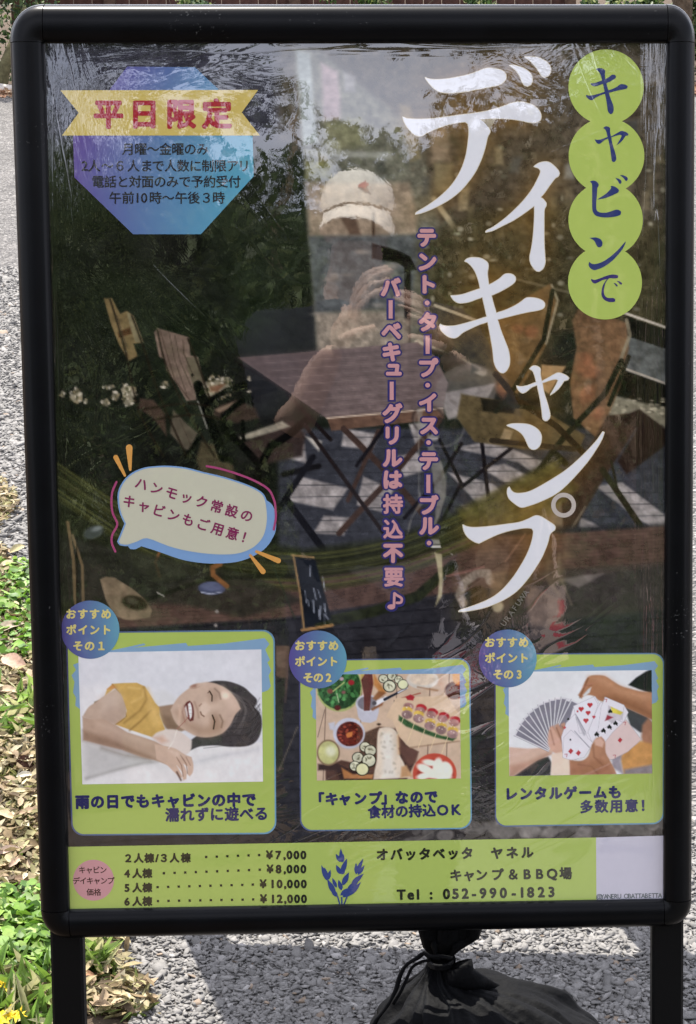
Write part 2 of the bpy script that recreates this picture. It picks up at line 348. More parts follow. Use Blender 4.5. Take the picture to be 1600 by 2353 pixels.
# ---------------------------------------------------------------- traced headline glyphs (x0, y0, scale of the sheet they were traced from)
def gl(x0, y0, sc, pts): return catmull(np.array(pts, float).reshape(-1, 2) / sc + np.array([x0, y0]), 4)
A_ = (900, 100, 3.95); B_ = (1000, 350, 5.267); C_ = (1000, 580, 5.267); D_ = (1100, 820, 4.9375); E_ = (1020, 1100, 3.95); F_ = (1290, 400, 6.833)
HEAD = dict(
 de1=gl(*A_, [303,307,340,322,400,328,500,322,600,305,700,283,790,250,850,228,900,224,960,232,1010,250,1038,278,1038,310,1020,345,975,375,900,392,800,410,700,430,600,445,500,448,440,438,390,410,350,370,322,335]),
 de2=gl(*A_, [1070,195,1120,200,1190,220,1240,250,1270,290,1278,330,1265,370,1235,388,1205,380,1185,345,1165,295,1130,245]),
 de3=gl(*A_, [1205,122,1290,122,1350,135,1410,170,1440,210,1443,250,1425,290,1390,306,1360,290,1335,250,1300,200,1250,150]),
 de4=gl(*A_, [102,665,140,682,250,688,370,682,500,665,650,645,800,625,900,605,1000,575,1080,545,1150,532,1220,538,1290,565,1340,610,1358,660,1350,695,1310,716,1250,715,1180,700,1080,685,950,680,800,688,840,715,885,770,893,805,870,850,850,940,810,1060,750,1180,650,1310,540,1405,400,1485,280,1535,215,1550,230,1530,330,1470,440,1390,550,1280,630,1150,675,1020,695,900,703,800,695,730,670,710,600,718,500,740,400,775,320,810,280,836,240,838,200,820,150,765,118,715]),
 i=gl(*B_, [1195,172,1250,135,1320,115,1380,122,1440,165,1490,220,1505,255,1490,290,1455,310,1400,380,1330,480,1275,545,1310,570,1345,615,1342,650,1322,690,1318,800,1318,950,1320,1100,1328,1250,1332,1330,1310,1400,1265,1440,1230,1435,1190,1395,1155,1330,1148,1260,1165,1180,1185,1050,1198,900,1205,750,1203,645,1100,720,950,820,800,895,700,945,610,968,620,950,720,895,860,790,1000,660,1100,550,1180,440,1240,330,1275,250,1275,215,1250,190]),
 ki=gl(*C_, [358,105,400,72,480,62,560,75,620,110,642,145,642,190,632,250,640,330,650,395,700,370,780,320,840,268,890,258,940,270,972,300,972,340,940,380,880,420,780,475,680,520,705,620,740,735,850,700,960,650,1040,600,1100,555,1160,548,1240,560,1300,585,1326,615,1325,650,1300,680,1240,700,1100,725,950,760,755,810,790,930,840,1060,885,1180,903,1290,895,1370,860,1435,825,1458,790,1450,745,1400,715,1320,700,1180,680,1060,660,950,638,840,540,870,440,915,340,965,260,1028,200,1032,140,1005,80,950,58,900,62,868,110,888,180,893,260,885,380,855,500,820,628,778,600,650,575,540,500,565,420,595,340,610,280,608,230,580,190,525,270,520,350,505,440,475,548,438,530,350,495,250,450,175,400,125]),
 ya=gl(*D_, [578,135,610,108,640,102,680,115,700,140,700,200,715,280,780,245,850,205,890,185,930,185,990,210,1025,240,1010,260,970,270,930,330,880,385,810,435,840,390,880,320,905,265,880,252,820,262,722,295,740,400,780,530,808,640,805,690,780,722,755,725,730,700,720,620,700,480,665,318,600,345,545,390,510,408,480,402,450,370,430,328,470,338,540,330,655,288,640,220,615,160]),
 n1=gl(*D_, [320,778,370,762,450,758,550,765,620,790,680,835,710,890,710,950,690,1010,650,1045,610,1048,575,1025,550,975,520,910,480,860,420,820,360,795]),
 n2=gl(*D_, [1410,850,1425,855,1400,930,1350,1020,1250,1170,1150,1290,1020,1430,880,1550,700,1640,560,1690,485,1705,420,1670,350,1610,328,1550,330,1500,348,1475,365,1510,400,1540,450,1550,560,1535,680,1480,850,1380,1000,1280,1150,1150,1250,1050,1340,950]),
 pu=gl(*E_, [173,418,210,435,260,443,350,440,450,430,560,415,680,398,760,370,830,338,880,345,940,380,1000,420,1012,440,1005,465,965,500,940,590,890,710,830,810,760,910,660,1020,540,1100,400,1160,280,1190,180,1205,132,1205,150,1192,280,1150,420,1090,520,1020,620,910,700,790,760,680,800,570,815,480,800,450,760,445,700,450,600,470,500,500,400,545,320,585,280,572,220,530,185,475]))
def refit(P, src, dst):
    P = np.array(P); a = np.array(src, float); b = np.array(dst, float)
    return (P - a[:2]) / (a[2:] - a[:2]) * (b[2:] - b[:2]) + b[:2]
def bb(P): return [*P.min(0), *P.max(0)]
G6 = lambda a: [1290 + a[0] / 7.262, 100 + a[1] / 7.262, 1290 + a[2] / 7.262, 100 + a[3] / 7.262]
SMALL = [refit(HEAD['ki'], bb(HEAD['ki']), G6([413, 410, 1107, 1178])), refit(HEAD['ya'], bb(HEAD['ya']), G6([557, 1380, 1125, 1978])),
 gl(*F_, [450,118,490,102,540,108,580,145,588,180,568,220,560,320,550,450,550,540,565,580,610,602,700,605,780,585,850,560,890,558,930,580,942,605,930,640,880,660,800,675,700,682,600,672,540,650,505,610,488,560,485,400,485,200,480,150]),
 gl(*F_, [775,190,800,185,850,200,895,235,908,260,890,290,820,325,740,360,660,385,565,402,600,375,700,310,770,240,785,215]),
 gl(*F_, [850,60,900,72,940,100,948,130,930,155,910,150,890,110]), gl(*F_, [920,15,980,20,1030,45,1048,80,1030,108,1005,100,975,60]),
 gl(*F_, [440,1003,500,995,560,998,620,1025,648,1075,640,1125,610,1150,575,1148,550,1110,520,1050,480,1020]),
 gl(*F_, [1015,1055,1005,1090,960,1180,880,1280,780,1380,660,1460,560,1500,515,1508,460,1480,430,1430,440,1375,460,1395,500,1412,570,1405,660,1370,780,1290,900,1180,980,1090]),
 gl(*F_, [470,1645,520,1660,600,1640,700,1600,790,1578,870,1582,898,1600,890,1632,840,1638,760,1635,740,1645,700,1700,675,1780,670,1860,690,1915,740,1945,820,1945,850,1970,845,2000,810,2010,740,2005,670,1970,635,1910,632,1840,650,1760,680,1700,720,1648,650,1665,580,1700,530,1720,495,1705,470,1670]),
 gl(*F_, [820,1705,860,1720,888,1750,878,1770,860,1755]), gl(*F_, [870,1675,920,1685,958,1715,945,1738,920,1725])]

# ---------------------------------------------------------------- the printed background photograph (deck, folding chairs, table, hammock)
def paint_background():
    c = Canvas(98, 94, 1537, 2095, 2.9, (33, 36, 31)); h, w = c.h, c.w; st = c.step
    X, Y = np.meshgrid(c.x0 + np.arange(w) * st, c.y0 + np.arange(h) * st)
    n1 = fbm(h, w, 60 / st, 5, 11); n2 = fbm(h, w, 9 / st, 3, 12, (2.2, 1)); n3 = fbm(h, w, 160 / st, 3, 13)
    c.a *= (.72 + .55 * n1 + .18 * (n2 - .5))[..., None]
    c.a += (n3[..., None] - .5) * np.array([6, 16, 2])
    P, Ln, E = c.poly, c.line, c.ell
    # leaf-strewn hillside at the top
    P([98, 94, 690, 94, 700, 330, 98, 330], (58, 58, 68), 30, tex=.2)
    P([640, 94, 1537, 94, 1537, 560, 960, 560, 900, 400, 640, 330], (74, 68, 58), 25, tex=.35)
    # bright gap beyond the dark cabin wall
    P([672, 108, 730, 112, 960, 300, 1010, 520, 975, 830, 728, 812, 712, 560, 695, 330], (98, 98, 86), 10, tex=.3)
    for k in range(70):
        x, y = rng.uniform(700, 1530), rng.uniform(230, 620); g = rng.uniform(70, 165)
        if x < 960 and y < 330: continue
        cc = (g * 1.05, g * .97, g * .74) if rng.random() < .7 else (g * .9, g * .93, g * .9)
        hh = rng.uniform(14, 60); P([x, y, x + rng.uniform(10, 26), y - 4, x + rng.uniform(8, 24), y + hh, x - 3, y + hh], cc, 7, rng.uniform(.35, .75), .25)
    c.crop(640, 100, 3.16)
    P([130, 50, 230, 70, 250, 300, 260, 500, 290, 720, 180, 740, 150, 400], (150, 160, 158), 7, .8, .15)
    P([310, 140, 430, 200, 450, 400, 450, 540, 330, 560], (160, 138, 142), 8, .75, .15)
    P([470, 200, 560, 240, 560, 350, 480, 350], (142, 140, 140), 7, .7)
    P([340, 560, 600, 540, 640, 740, 350, 800], (122, 122, 92), 14, .8, .3)
    P([185, 770, 820, 790, 820, 835, 190, 815], (140, 142, 132), 6, .8)
    P([200, 850, 380, 850, 380, 980, 200, 980], (112, 112, 70), 9, .85, .3)
    P([195, 1010, 950, 1010, 1000, 1200, 1010, 1390, 225, 1400], (136, 122, 103), 10, .95, .22)
    P([880, 440, 960, 460, 1030, 830, 960, 860], (122, 112, 82), 7, .8)
    P([1110, 640, 1230, 600, 1250, 850, 1110, 860], (135, 120, 100), 9, .8); P([1130, 870, 1270, 870, 1260, 1120, 1140, 1080], (128, 118, 88), 8, .8)
    Ln([1130, 1130, 1300, 1370], 40, (150, 140, 112), 4)
    P([440, 1250, 560, 1250, 600, 1390, 520, 1390], (74, 60, 50), 6, .8); Ln([690, 1240, 690, 1400], 22, (72, 60, 48), 4)
    P([220, 1400, 1010, 1390, 1010, 1560, 960, 1900, 270, 1960], (80, 84, 84), 7, .95, .3)
    for k in range(26):
        x, y = rng.uniform(260, 950), rng.uniform(1500, 2200); g = rng.uniform(95, 150); E(x, y, rng.uniform(15, 60), rng.uniform(8, 26), (g, g * .95, g * .87), blur=5, alpha=.6)
    P([680, 1450, 860, 1500, 960, 1550, 1000, 1640, 960, 1650, 860, 1590, 680, 1560], (28, 25, 24), 3)
    P([915, 1580, 960, 1590, 960, 2200, 915, 2200], (36, 33, 31), 3); P([1050, 1650, 1090, 1650, 1080, 2000, 1050, 2000], (45, 42, 38), 5, .6)
    P([270, 1960, 800, 1950, 960, 2010, 950, 2240, 400, 2240, 290, 2240], (140, 128, 112), 8, .8, .35)
    # dark green bush left of the post
    c.T = (0, 0, 1)
    P([960, 560, 1100, 480, 1300, 470, 1529, 520, 1532, 760, 1300, 760, 1180, 900, 1040, 880, 985, 760], (66, 62, 44), 22, .85, .45)
    for k in range(60):
        x, y = rng.uniform(975, 1525), rng.uniform(380, 740); g = rng.uniform(90, 165); E(x, y, rng.uniform(3, 9), rng.uniform(3, 7), (g, g * .98, g * .85), blur=3, alpha=.7)
    # rails and road on the right
    P([1400, 735, 1535, 790, 1535, 960, 1380, 900], (86, 90, 88), 4, tex=.3)
    P([1433, 725, 1535, 760, 1535, 803, 1440, 772], (30, 31, 27), 2); Ln([1432, 718, 1535, 754], 6, (172, 165, 150))
    P([1418, 845, 1535, 886, 1535, 950, 1400, 905], (28, 28, 23), 3); Ln([1422, 842, 1535, 883], 5, (160, 152, 138))
    Ln([1000, 702, 1110, 742], 7, (160, 152, 128)); Ln([1180, 640, 1420, 700], 6, (110, 104, 84), alpha=.6)
    Ln([960, 790, 1110, 855], 18, (150, 142, 122), 3, tex=.4); P([940, 790, 1040, 810, 1100, 850, 1040, 880, 960, 830], (38, 42, 32), 5)
    P([1395, 905, 1535, 940, 1535, 1180, 1430, 1120, 1370, 1040], (120, 116, 98), 6, tex=.3)
    for k in range(260):
        x, y = rng.uniform(1390, 1530), rng.uniform(915, 1170); g = rng.uniform(60, 185); E(x, y, rng.uniform(2, 6), rng.uniform(2, 4), (g, g * .96, g * .82), blur=2, alpha=.8)
    # deck in sun and shade
    P([640, 985, 1535, 985, 1535, 1270, 640, 1290], (58, 60, 66), 8, tex=.22)
    deck = [[1010,905,1140,880,1110,935,1030,965],[1045,1030,1130,1012,1275,1072,1235,1092,1190,1062],[1105,1075,1160,1066,1290,1130,1210,1140],[1030,1085,1130,1110,1200,1165,1100,1160],[1060,1160,1150,1185,1105,1215],[1370,1118,1430,1108,1535,1188,1535,1232,1470,1195],[1335,1190,1360,1200,1410,1228,1380,1238,1318,1243,1330,1215],[790,985,875,998,855,1035,785,1025],[690,1095,800,1122,765,1172,660,1150],[835,1095,905,1125,880,1178,820,1160],[640,1010,700,1020,705,1066,640,1045],[900,1050,960,1040,985,1080,930,1095],[745,1185,810,1190,790,1230,720,1225],[1200,930,1260,945,1240,965,1190,955],[940,975,1000,965,1010,1010,955,1020]]
    for q in deck: P(q, (152, 146, 142), 4, .85, .3)
    for k in range(9):
        y = 1000 + k * 27; Ln([640, y + 8, 1535, y - 4], 2.2, (44, 45, 50), 1.2, .7)
    # far lit ground band at the left
    c.crop(140, 600, 2.633)
    for q in [(365,745,455,870),(60,775,125,860),(245,830,290,880),(305,790,350,840),(140,835,160,865),(610,730,650,770),(870,700,1040,825),(1130,695,1148,722),(1135,780,1155,800),(0,780,20,830),(255,750,330,770)]:
        cx_, cy_, rx_, ry_ = (q[0] + q[2]) / 2, (q[1] + q[3]) / 2, (q[2] - q[0]) / 2, (q[3] - q[1]) / 2; an = np.linspace(0, 6.283, 15)[:-1]; rr = rng.uniform(.72, 1.28, 14)
        P(np.stack([cx_ + rx_ * rr * np.cos(an), cy_ + ry_ * rr * np.sin(an)], 1).ravel(), (146, 138, 116), 3, .75, .45)
        for k in range(int((q[2] - q[0]) * (q[3] - q[1]) / 260)):
            t_ = rng.uniform(0, 6.28); u_ = math.sqrt(rng.random()) * 1.15; E(cx_ + rx_ * u_ * math.cos(t_), cy_ + ry_ * u_ * math.sin(t_), rng.uniform(5, 13), rng.uniform(4, 9), (196, 188, 168) if k % 3 == 0 else ((140, 128, 100) if k % 3 == 1 else (64, 62, 44)), rng.uniform(0, 180), 2, .75)
    P([900, 760, 1000, 740, 950, 790, 905, 790], (110, 75, 55), 4, .8)
    # left folding chairs
    P([260,225,310,225,360,320,400,300,440,330,500,490,440,500,465,575,410,605,350,500,300,370], (112, 97, 66), 2.5, tex=.25)
    P([400,310,440,330,500,490,450,490,420,400], (122, 116, 90), 2, .8); P([345, 430, 420, 400, 430, 440, 350, 465], (74, 52, 34), 3, .9)
    P([585,405,775,460,785,570,830,580,865,740,810,750,820,840,760,845,700,740,640,660,625,590,595,580,565,430], (110, 95, 84), 2.5, tex=.2)
    P([755, 580, 830, 585, 862, 740, 800, 745, 770, 660], (92, 87, 70), 2, .9); Ln([600, 420, 690, 720, 780, 840], 7, (72, 58, 50), 2, .8); Ln([740, 480, 745, 560, 800, 690], 6, (66, 54, 46), 2, .8)
    E(797, 690, 8, 9, (30, 26, 24))
    P([480,830,560,840,630,920,640,1060,560,950,470,890], (70, 58, 50), 4); P([680,900,760,980,830,1040,780,1150,740,1130,660,1040], (84, 78, 66), 4)
    P([850,1090,930,1110,960,1200,1040,1230,1060,1320,860,1320,820,1200], (72, 66, 50), 5)
    P([910,930,960,870,1080,840,1180,890,1200,950,1060,980], (62, 52, 46), 5); P([1100,1100,1400,960,1480,1060,1460,1180,1230,1230], (56, 47, 44), 6)
    P([1110,1050,1340,968,1390,1000,1150,1072,1050,1085], (136, 130, 114), 4, tex=.3); P([1480,1060,1580,1090,1560,1150], (165,160,150), 4)
    P([930,900,1060,845,1080,860,960,915], (140, 120, 100), 4, .8)
    D = (17, 18, 17)
    Ln([830, 750, 900, 950, 985, 1190], 55, D, 3); Ln([985, 1010, 1090, 1110, 1210, 1240], 42, D, 3); Ln([1500, 950, 1370, 1060, 1270, 1120, 1200, 1250, 1190, 1320], 46, D, 3)
    Ln([890, 850, 1000, 785, 1110, 745, 1290, 740], 34, D, 3); Ln([975, 990, 985, 940, 1060, 870, 1180, 800, 1290, 770], 36, D, 3); Ln([1100, 970, 1105, 1080], 22, D, 3)
    Ln([830, 850, 885, 1010], 10, (140, 138, 128), 1.5, .7); Ln([1560, 1240, 1350, 1290], 34, (28, 27, 28), 3); Ln([1060, 610, 1380, 790, 1560, 910], 14, (28, 24, 24), 2)
    Ln([840, 1060, 760, 1180], 26, D, 4)
    for q_ in ([300,235,395,560,470,900,620,1180], [430,330,500,520,600,820,760,1180], [585,420,640,640,760,900,930,1180], [770,470,840,650,900,830], [470,900,760,860,900,880], [560,960,800,930,980,960]): Ln(catmull(np.array(q_, float).reshape(-1, 2), 5, False).ravel(), 13, (40, 34, 28), 2.5, .8)
    for q_ in ([690, 450, 720, 600, 790, 760], [655, 430, 690, 600, 760, 800], [340, 330, 400, 520], [520, 850, 600, 1000], [720, 960, 790, 1120]): Ln(q_, 5, (66, 56, 48), 1.6, .7)
    c.T = (0, 0, 1)
    # the table
    P([548,822,960,786,1000,818,1030,880,1020,935,752,962], (104, 91, 88), 2.5, tex=.12)
    P([548,822,790,800,765,890,740,955,700,925], (82, 70, 69), 14, .7)
    for k in range(16): Ln([600 + k * 9, 826 + k * 8.6, 990, 800 + k * 8.4], 1.6, (125, 114, 110) if k % 2 else (78, 70, 70), 1.2, .5)
    P([752,962,1018,936,1022,962,762,990], (98, 76, 62), 2, tex=.2); Ln([752, 961, 1018, 938], 3.5, (178, 160, 140), 1)
    W = (66, 52, 46)
    Ln([790, 985, 880, 1075, 985, 1195], 14, W, 2); Ln([1010, 965, 905, 1090, 780, 1225], 14, W, 2); Ln([870, 990, 800, 1150], 10, W, 2); Ln([700, 975, 900, 1250], 9, (40, 34, 34), 2)
    Ln([660, 905, 760, 1010], 9, (35, 30, 30), 2)
    K = (30, 28, 32)
    Ln([1108, 1020, 1125, 1165], 9, K); Ln([1175, 1030, 1060, 1120], 9, K); Ln([1010, 1010, 1060, 1110, 1010, 1210], 8, K); Ln([1060, 1020, 1010, 1100, 930, 1190], 9, K)
    Ln([660, 1150, 745, 1265], 16, (30, 30, 34)); Ln([720, 1050, 640, 1170], 14, (30, 30, 34)); Ln([900, 960, 820, 1070], 9, K)
    # ghost discs (blurred plate)
    E(1070, 900, 74, 62, (128, 122, 118), -25, 5, .45); E(1085, 890, 60, 50, (100, 92, 88), -25, 4, .35, ring=6); E(1010, 975, 60, 52, (120, 116, 112), 20, 3, .45, ring=4)
    E(985, 965, 40, 34, (52, 48, 48), 20, 3, .5, ring=5)
    # right folding chairs
    P([1120,728,1180,700,1265,652,1282,700,1252,800,1190,905,1150,900,1130,820], (102, 82, 54), 4, tex=.25)
    P([1315,735,1335,700,1440,742,1445,800,1425,890,1375,1010,1318,960,1310,880,1325,800], (108, 84, 60), 4, tex=.28)
    for (x, y, rx, ry) in [(1345,825,16,13),(1372,952,11,17),(1152,897,17,9),(1222,762,13,14),(1350,850,24,16),(1350,905,14,22),(1190,755,12,9)]: E(x, y, rx * 1.15, ry * 1.1, (140, 92, 64), rng.uniform(0, 90), 7, .6, .35)
    Ln([1268, 655, 1282, 690, 1255, 790], 5, (150, 142, 118), 1.5, .8); Ln([1440, 735, 1448, 770, 1425, 830], 8, (130, 122, 100), 2, .8)
    P([1060,905,1235,935,1345,1000,1330,1035,1200,1032,1090,1015,1050,960], (88, 78, 54), 4, tex=.25); P([1105,915,1190,925,1180,950,1110,945], (38, 36, 26), 4)
    P([1245,838,1300,842,1262,905,1240,890], (158, 132, 96), 3); P([1160,985,1180,990,1172,1010,1150,1008], (155, 138, 105), 3)
    GN = (36, 38, 28)
    Ln([1270, 668, 1250, 780, 1165, 920, 1140, 945], 11, GN, 2); Ln([1428, 830, 1390, 905, 1300, 1000, 1200, 1130], 13, GN, 2); Ln([1140, 860, 1190, 920, 1280, 980, 1345, 1045], 14, (44, 38, 28), 2)
    Ln([1130, 1012, 1320, 1032], 12, (52, 46, 36), 2); Ln([1150, 930, 1300, 945], 10, GN, 2); Ln([1445, 820, 1400, 930], 10, GN, 2); Ln([1280, 1045, 1300, 1065], 14, GN, 2)
    # big wooden post / arm
    P([1395,955,1440,950,1462,985,1400,1080,1340,1180,1300,1260,1240,1300,1250,1200,1320,1090], (62, 50, 42), 4, tex=.25)
    P([1250,1180,1290,1150,1300,1290,1258,1300], (128, 116, 98), 4, .8); P([1420,960,1465,985,1420,1060,1440,1090,1535,1020,1535,990,1470,940], (44, 34, 30), 4)
    Ln([1385, 1080, 1480, 1220], 14, (48, 46, 34), 2); Ln([1405, 1060, 1420, 1130], 6, (44, 40, 32)); Ln([1310, 1220, 1345, 1165], 4, (120, 112, 96), alpha=.7)
    # floor, hammock and boards below
    P([98,1290,700,1275,1100,1215,1535,1205,1535,2100,98,2100], (46, 46, 50), 10, tex=.2)
    for k in range(26):
        y = 1420 + k * 30; Ln([98, y + 46, 1535, y - 60], 2.4, (26, 26, 30), 1.4, .8)
    P([98,1335,500,1330,760,1310,1100,1232,1300,1225,1535,1208,1535,1300,1180,1345,980,1370,650,1420,98,1455], (84, 67, 60), 5, tex=.22)
    P([1140,1320,1535,1290,1535,1400,1140,1440], (66, 60, 58), 8, .8, .2)
    for k in range(10): Ln([98, 1350 + k * 10, 640, 1340 + k * 8, 1100, 1245 + k * 9, 1535, 1218 + k * 8], 1.6, (60, 47, 42), 1.2, .45)
    P([1290,1332,1340,1322,1385,1318,1360,1334,1330,1350,1312,1342], (126, 118, 112), 5, .8)
    Hm = [130,1090,300,1200,480,1275,700,1300,900,1270,1060,1210,1200,1140,1290,1080]
    P([118,1080,250,1110,480,1230,700,1262,900,1235,1080,1165,1280,1050,1290,1110,1100,1230,900,1300,700,1335,450,1330,300,1400,118,1420], (44, 47, 35), 10, .9, .3)
    for k in range(22):
        dx = rng.uniform(-22, 22); q = np.array(Hm, float).reshape(-1, 2) + np.array([0, k * 4.2 - 30 + dx * .2]); g = rng.uniform(.5, 1.45)
        Ln(catmull(q, 5, False).ravel(), rng.uniform(2, 6), (62 * g, 64 * g, 38 * g), 2, .6)
    P([1050,1170,1270,1060,1330,1120,1250,1200,1080,1235], (86, 84, 42), 9, .6, .4)
    P([118,1220,260,1260,420,1290,600,1330,700,1380,560,1420,430,1390,118,1380], (50, 50, 44), 8, .8, .25)
    Ln([735, 1432, 860, 1405, 960, 1370, 1040, 1300], 24, (42, 46, 30), 3, tex=.4); Ln([300, 1390, 480, 1330, 700, 1320], 10, (36, 38, 30), 3, .7)
    # small things lying on the boards
    c.crop(0, 1200, 1.975)
    P([455,260,480,247,520,252,600,300,660,350,690,400,680,432,600,445,560,440,515,420,480,350], (116, 102, 82), 2.5, tex=.2); E(612, 365, 60, 32, (50, 46, 34), 12, 4); E(600, 358, 26, 16, (78, 76, 60), 12, 4)
    E(962, 300, 62, 30, (72, 78, 100), 0, 2); E(962, 292, 50, 20, (96, 102, 126), 0, 3, .7); Ln([915, 318, 960, 326, 1005, 316], 4, (165, 170, 185), 1)
    Ln([308, 0, 335, 180, 340, 340, 350, 400], 14, (104, 90, 66), 1.5); Ln([330, 60, 375, 200, 378, 380], 12, (108, 94, 70), 1.5); Ln([350, 100, 350, 380], 5, (30, 26, 22), 1.5)
    Ln([722, 140, 706, 180, 725, 245], 12, (116, 80, 52), 2); Ln([1000, 190, 965, 205, 968, 240, 1030, 290], 22, (120, 84, 50), 3)
    P([1340,160,1430,165,1505,440,1385,475], (30, 34, 40), 3); Ln([1325, 150, 1424, 160], 8, (136, 112, 76), 1); Ln([1332, 150, 1362, 320, 1380, 480], 9, (132, 108, 74), 1); Ln([1372, 490, 1510, 467], 13, (142, 110, 70), 1)
    for k in range(14):
        x, y = 1390 + rng.uniform(-5, 90), rng.uniform(180, 430); Ln([x, y, x + rng.uniform(-4, 16), y + rng.uniform(20, 60)], rng.uniform(3, 8), (150, 156, 168), 2, .7)
    Ln([1225, 160, 1340, 440], 5, (50, 60, 46), 2, .8); Ln([715, 320, 745, 335], 5, (190, 186, 175), 1.2, .8)
    for q in [(985, 405), (980, 468)]: E(q[0], q[1], 8, 7, (135, 130, 124), blur=1.5)
    E(425, 45, 48, 28, (72, 78, 74), -20, 3); E(440, 30, 25, 10, (120, 128, 125), -20, 3, .8); P([560, 120, 830, 180, 820, 250, 720, 275, 640, 230], (58, 60, 48), 7, .8, .2)
    P([1252,560,1315,560,1310,690,1298,820,1252,822], (92, 76, 66), 3, tex=.15); P([1250,700,1296,710,1290,1180,1252,1180], (48, 46, 48), 5); P([1255, 590, 1300, 580, 1296, 660, 1260, 660], (108, 92, 80), 3, .7)
    Ln([1350, 930, 1265, 1130], 7, (92, 86, 76), 2, .8)
    # strap and ruffled loop over the right boards, plus the pouch's reflection painted in
    c.crop(1020, 1100, 3.95)
    P([1000,720,1100,650,1180,700,1080,760,1100,960,960,960], (112, 96, 74), 9, .5, .2); Ln([1050, 680, 1040, 860, 1110, 1020, 1160, 1140], 16, (122, 110, 94), 5, .55)
    Ln([950, 720, 940, 900, 1050, 1060], 30, (118, 104, 82), 8, .45)
    Ln([180, 1130, 140, 1060, 190, 940, 300, 860, 400, 860, 420, 930], 74, (142, 132, 120), 4, .85, .25)
    for k in range(12):
        t = k / 11; a = math.pi * (1.15 - 1.0 * t); x, y = 300 + 155 * math.cos(a), 990 - 145 * math.sin(a); Ln([x - 30 * math.cos(a), y + 30 * math.sin(a), x + 26 * math.cos(a), y - 26 * math.sin(a)], 9, (104, 94, 84), 2, .7)
    P([240,1000,330,970,400,1010,400,1180,250,1160], (66, 56, 40), 6, .9); Ln([20, 885, 180, 850, 365, 800], 14, (150, 104, 98), 3, .7); Ln([740, 500, 640, 640, 560, 750], 12, (150, 116, 100), 3, .7)
    P([430,850,570,840,540,960,500,1060,420,1100], (112, 94, 76), 6, .7, .2); E(490, 1160, 52, 50, (170, 166, 142), 0, 4, .85)
    P([745,1010,830,985,900,1020,1060,1090,1085,1150,1080,1343,800,1343,770,1230], (112, 96, 84), 6, .6, .25)
    Ln([1040, 1100, 830, 1140], 6, (90, 72, 62), 2, .7)
    Ln([760, 1010, 530, 1343], 46, (40, 38, 36), 3)
    # strap tail lower down
    c.T = (0, 0, 1)
    # ribbon hanging in front of the vertical writing
    c.crop(840, 940, 4.84)
    P([575,0,640,0,600,400,600,900,640,1050,520,1200,490,1340,465,1400,480,1280,590,1050,590,600], (150, 146, 135), 3, .5, .12)
    P([680,200,760,420,850,600,900,800,895,960,820,1200,730,1420,700,1420,780,1200,780,1000,740,700,690,420], (150, 146, 132), 3, .55, .15)
    P([770,1600,850,1610,862,1900,850,2080,775,2200,810,2050,820,1900,795,1720], (158, 150, 118), 2.5, .95); P([730,1450,820,1450,840,1530,740,1545], (150, 150, 140), 2, .8); Ln([735, 1530, 832, 1530], 12, (205, 205, 200), 1); Ln([740, 1510, 830, 1508], 7, (30, 30, 30), 1)
    c.T = (0, 0, 1)
    # stones under the cards
    P([1060,1885,1535,1872,1535,1925,700,1945,700,1925], (52, 48, 46), 6, tex=.2)
    for k in range(60):
        x = rng.uniform(900, 1530); y = 1912 - (x - 900) * .018 + rng.uniform(-16, 14)
        if x < 1060: y += 12
        g = rng.uniform(62, 128); E(x, y, rng.uniform(9, 26), rng.uniform(7, 17), (g, g * .97, g * .94), rng.uniform(-30, 30), 3, .8, .3)
    # warm halo printed round the white headline
    Xc, Yc = X.ravel(), Y.ravel(); halo = np.zeros((h, w)); sub = 3
    hs = np.zeros((h, w)); tmp = Canvas(98, 94, 1537, 2095, 2.9, (0, 0, 0))
    for k, q in HEAD.items(): tmp.poly(q[::2], (255, 255, 255), 26, tex=0)
    for k, q in HEAD.items(): hs = np.maximum(hs, tmp.a[..., 0] / 255)
    def box(a, r):
        for ax in (0, 1):
            p = np.pad(a, [(r + 1, r) if i == ax else (0, 0) for i in (0, 1)], mode='edge'); cs = np.cumsum(p, ax)
            a = (np.take(cs, range(2 * r + 1, cs.shape[ax]), ax) - np.take(cs, range(0, cs.shape[ax] - 2 * r - 1), ax)) / (2 * r + 1)
        return a
    hl = box(box(box(hs, 7), 7), 7); hl = np.clip(hl * 1.7, 0, 1) * .5; hf = box(box(hs, 20), 20) * .5
    m = np.clip(hl + hf, 0, .72)[..., None]; c.a = c.a * (1 - m) + (np.array([150, 108, 44]) * (.6 + .4 * n1[..., None]) * .95 + c.a * .2) * m
    c.a *= (1 + .22 * (n2 - .5))[..., None]; c.a = np.clip(70 + (c.a - 70) * 1.16 - 5, 4, 240)
    return c

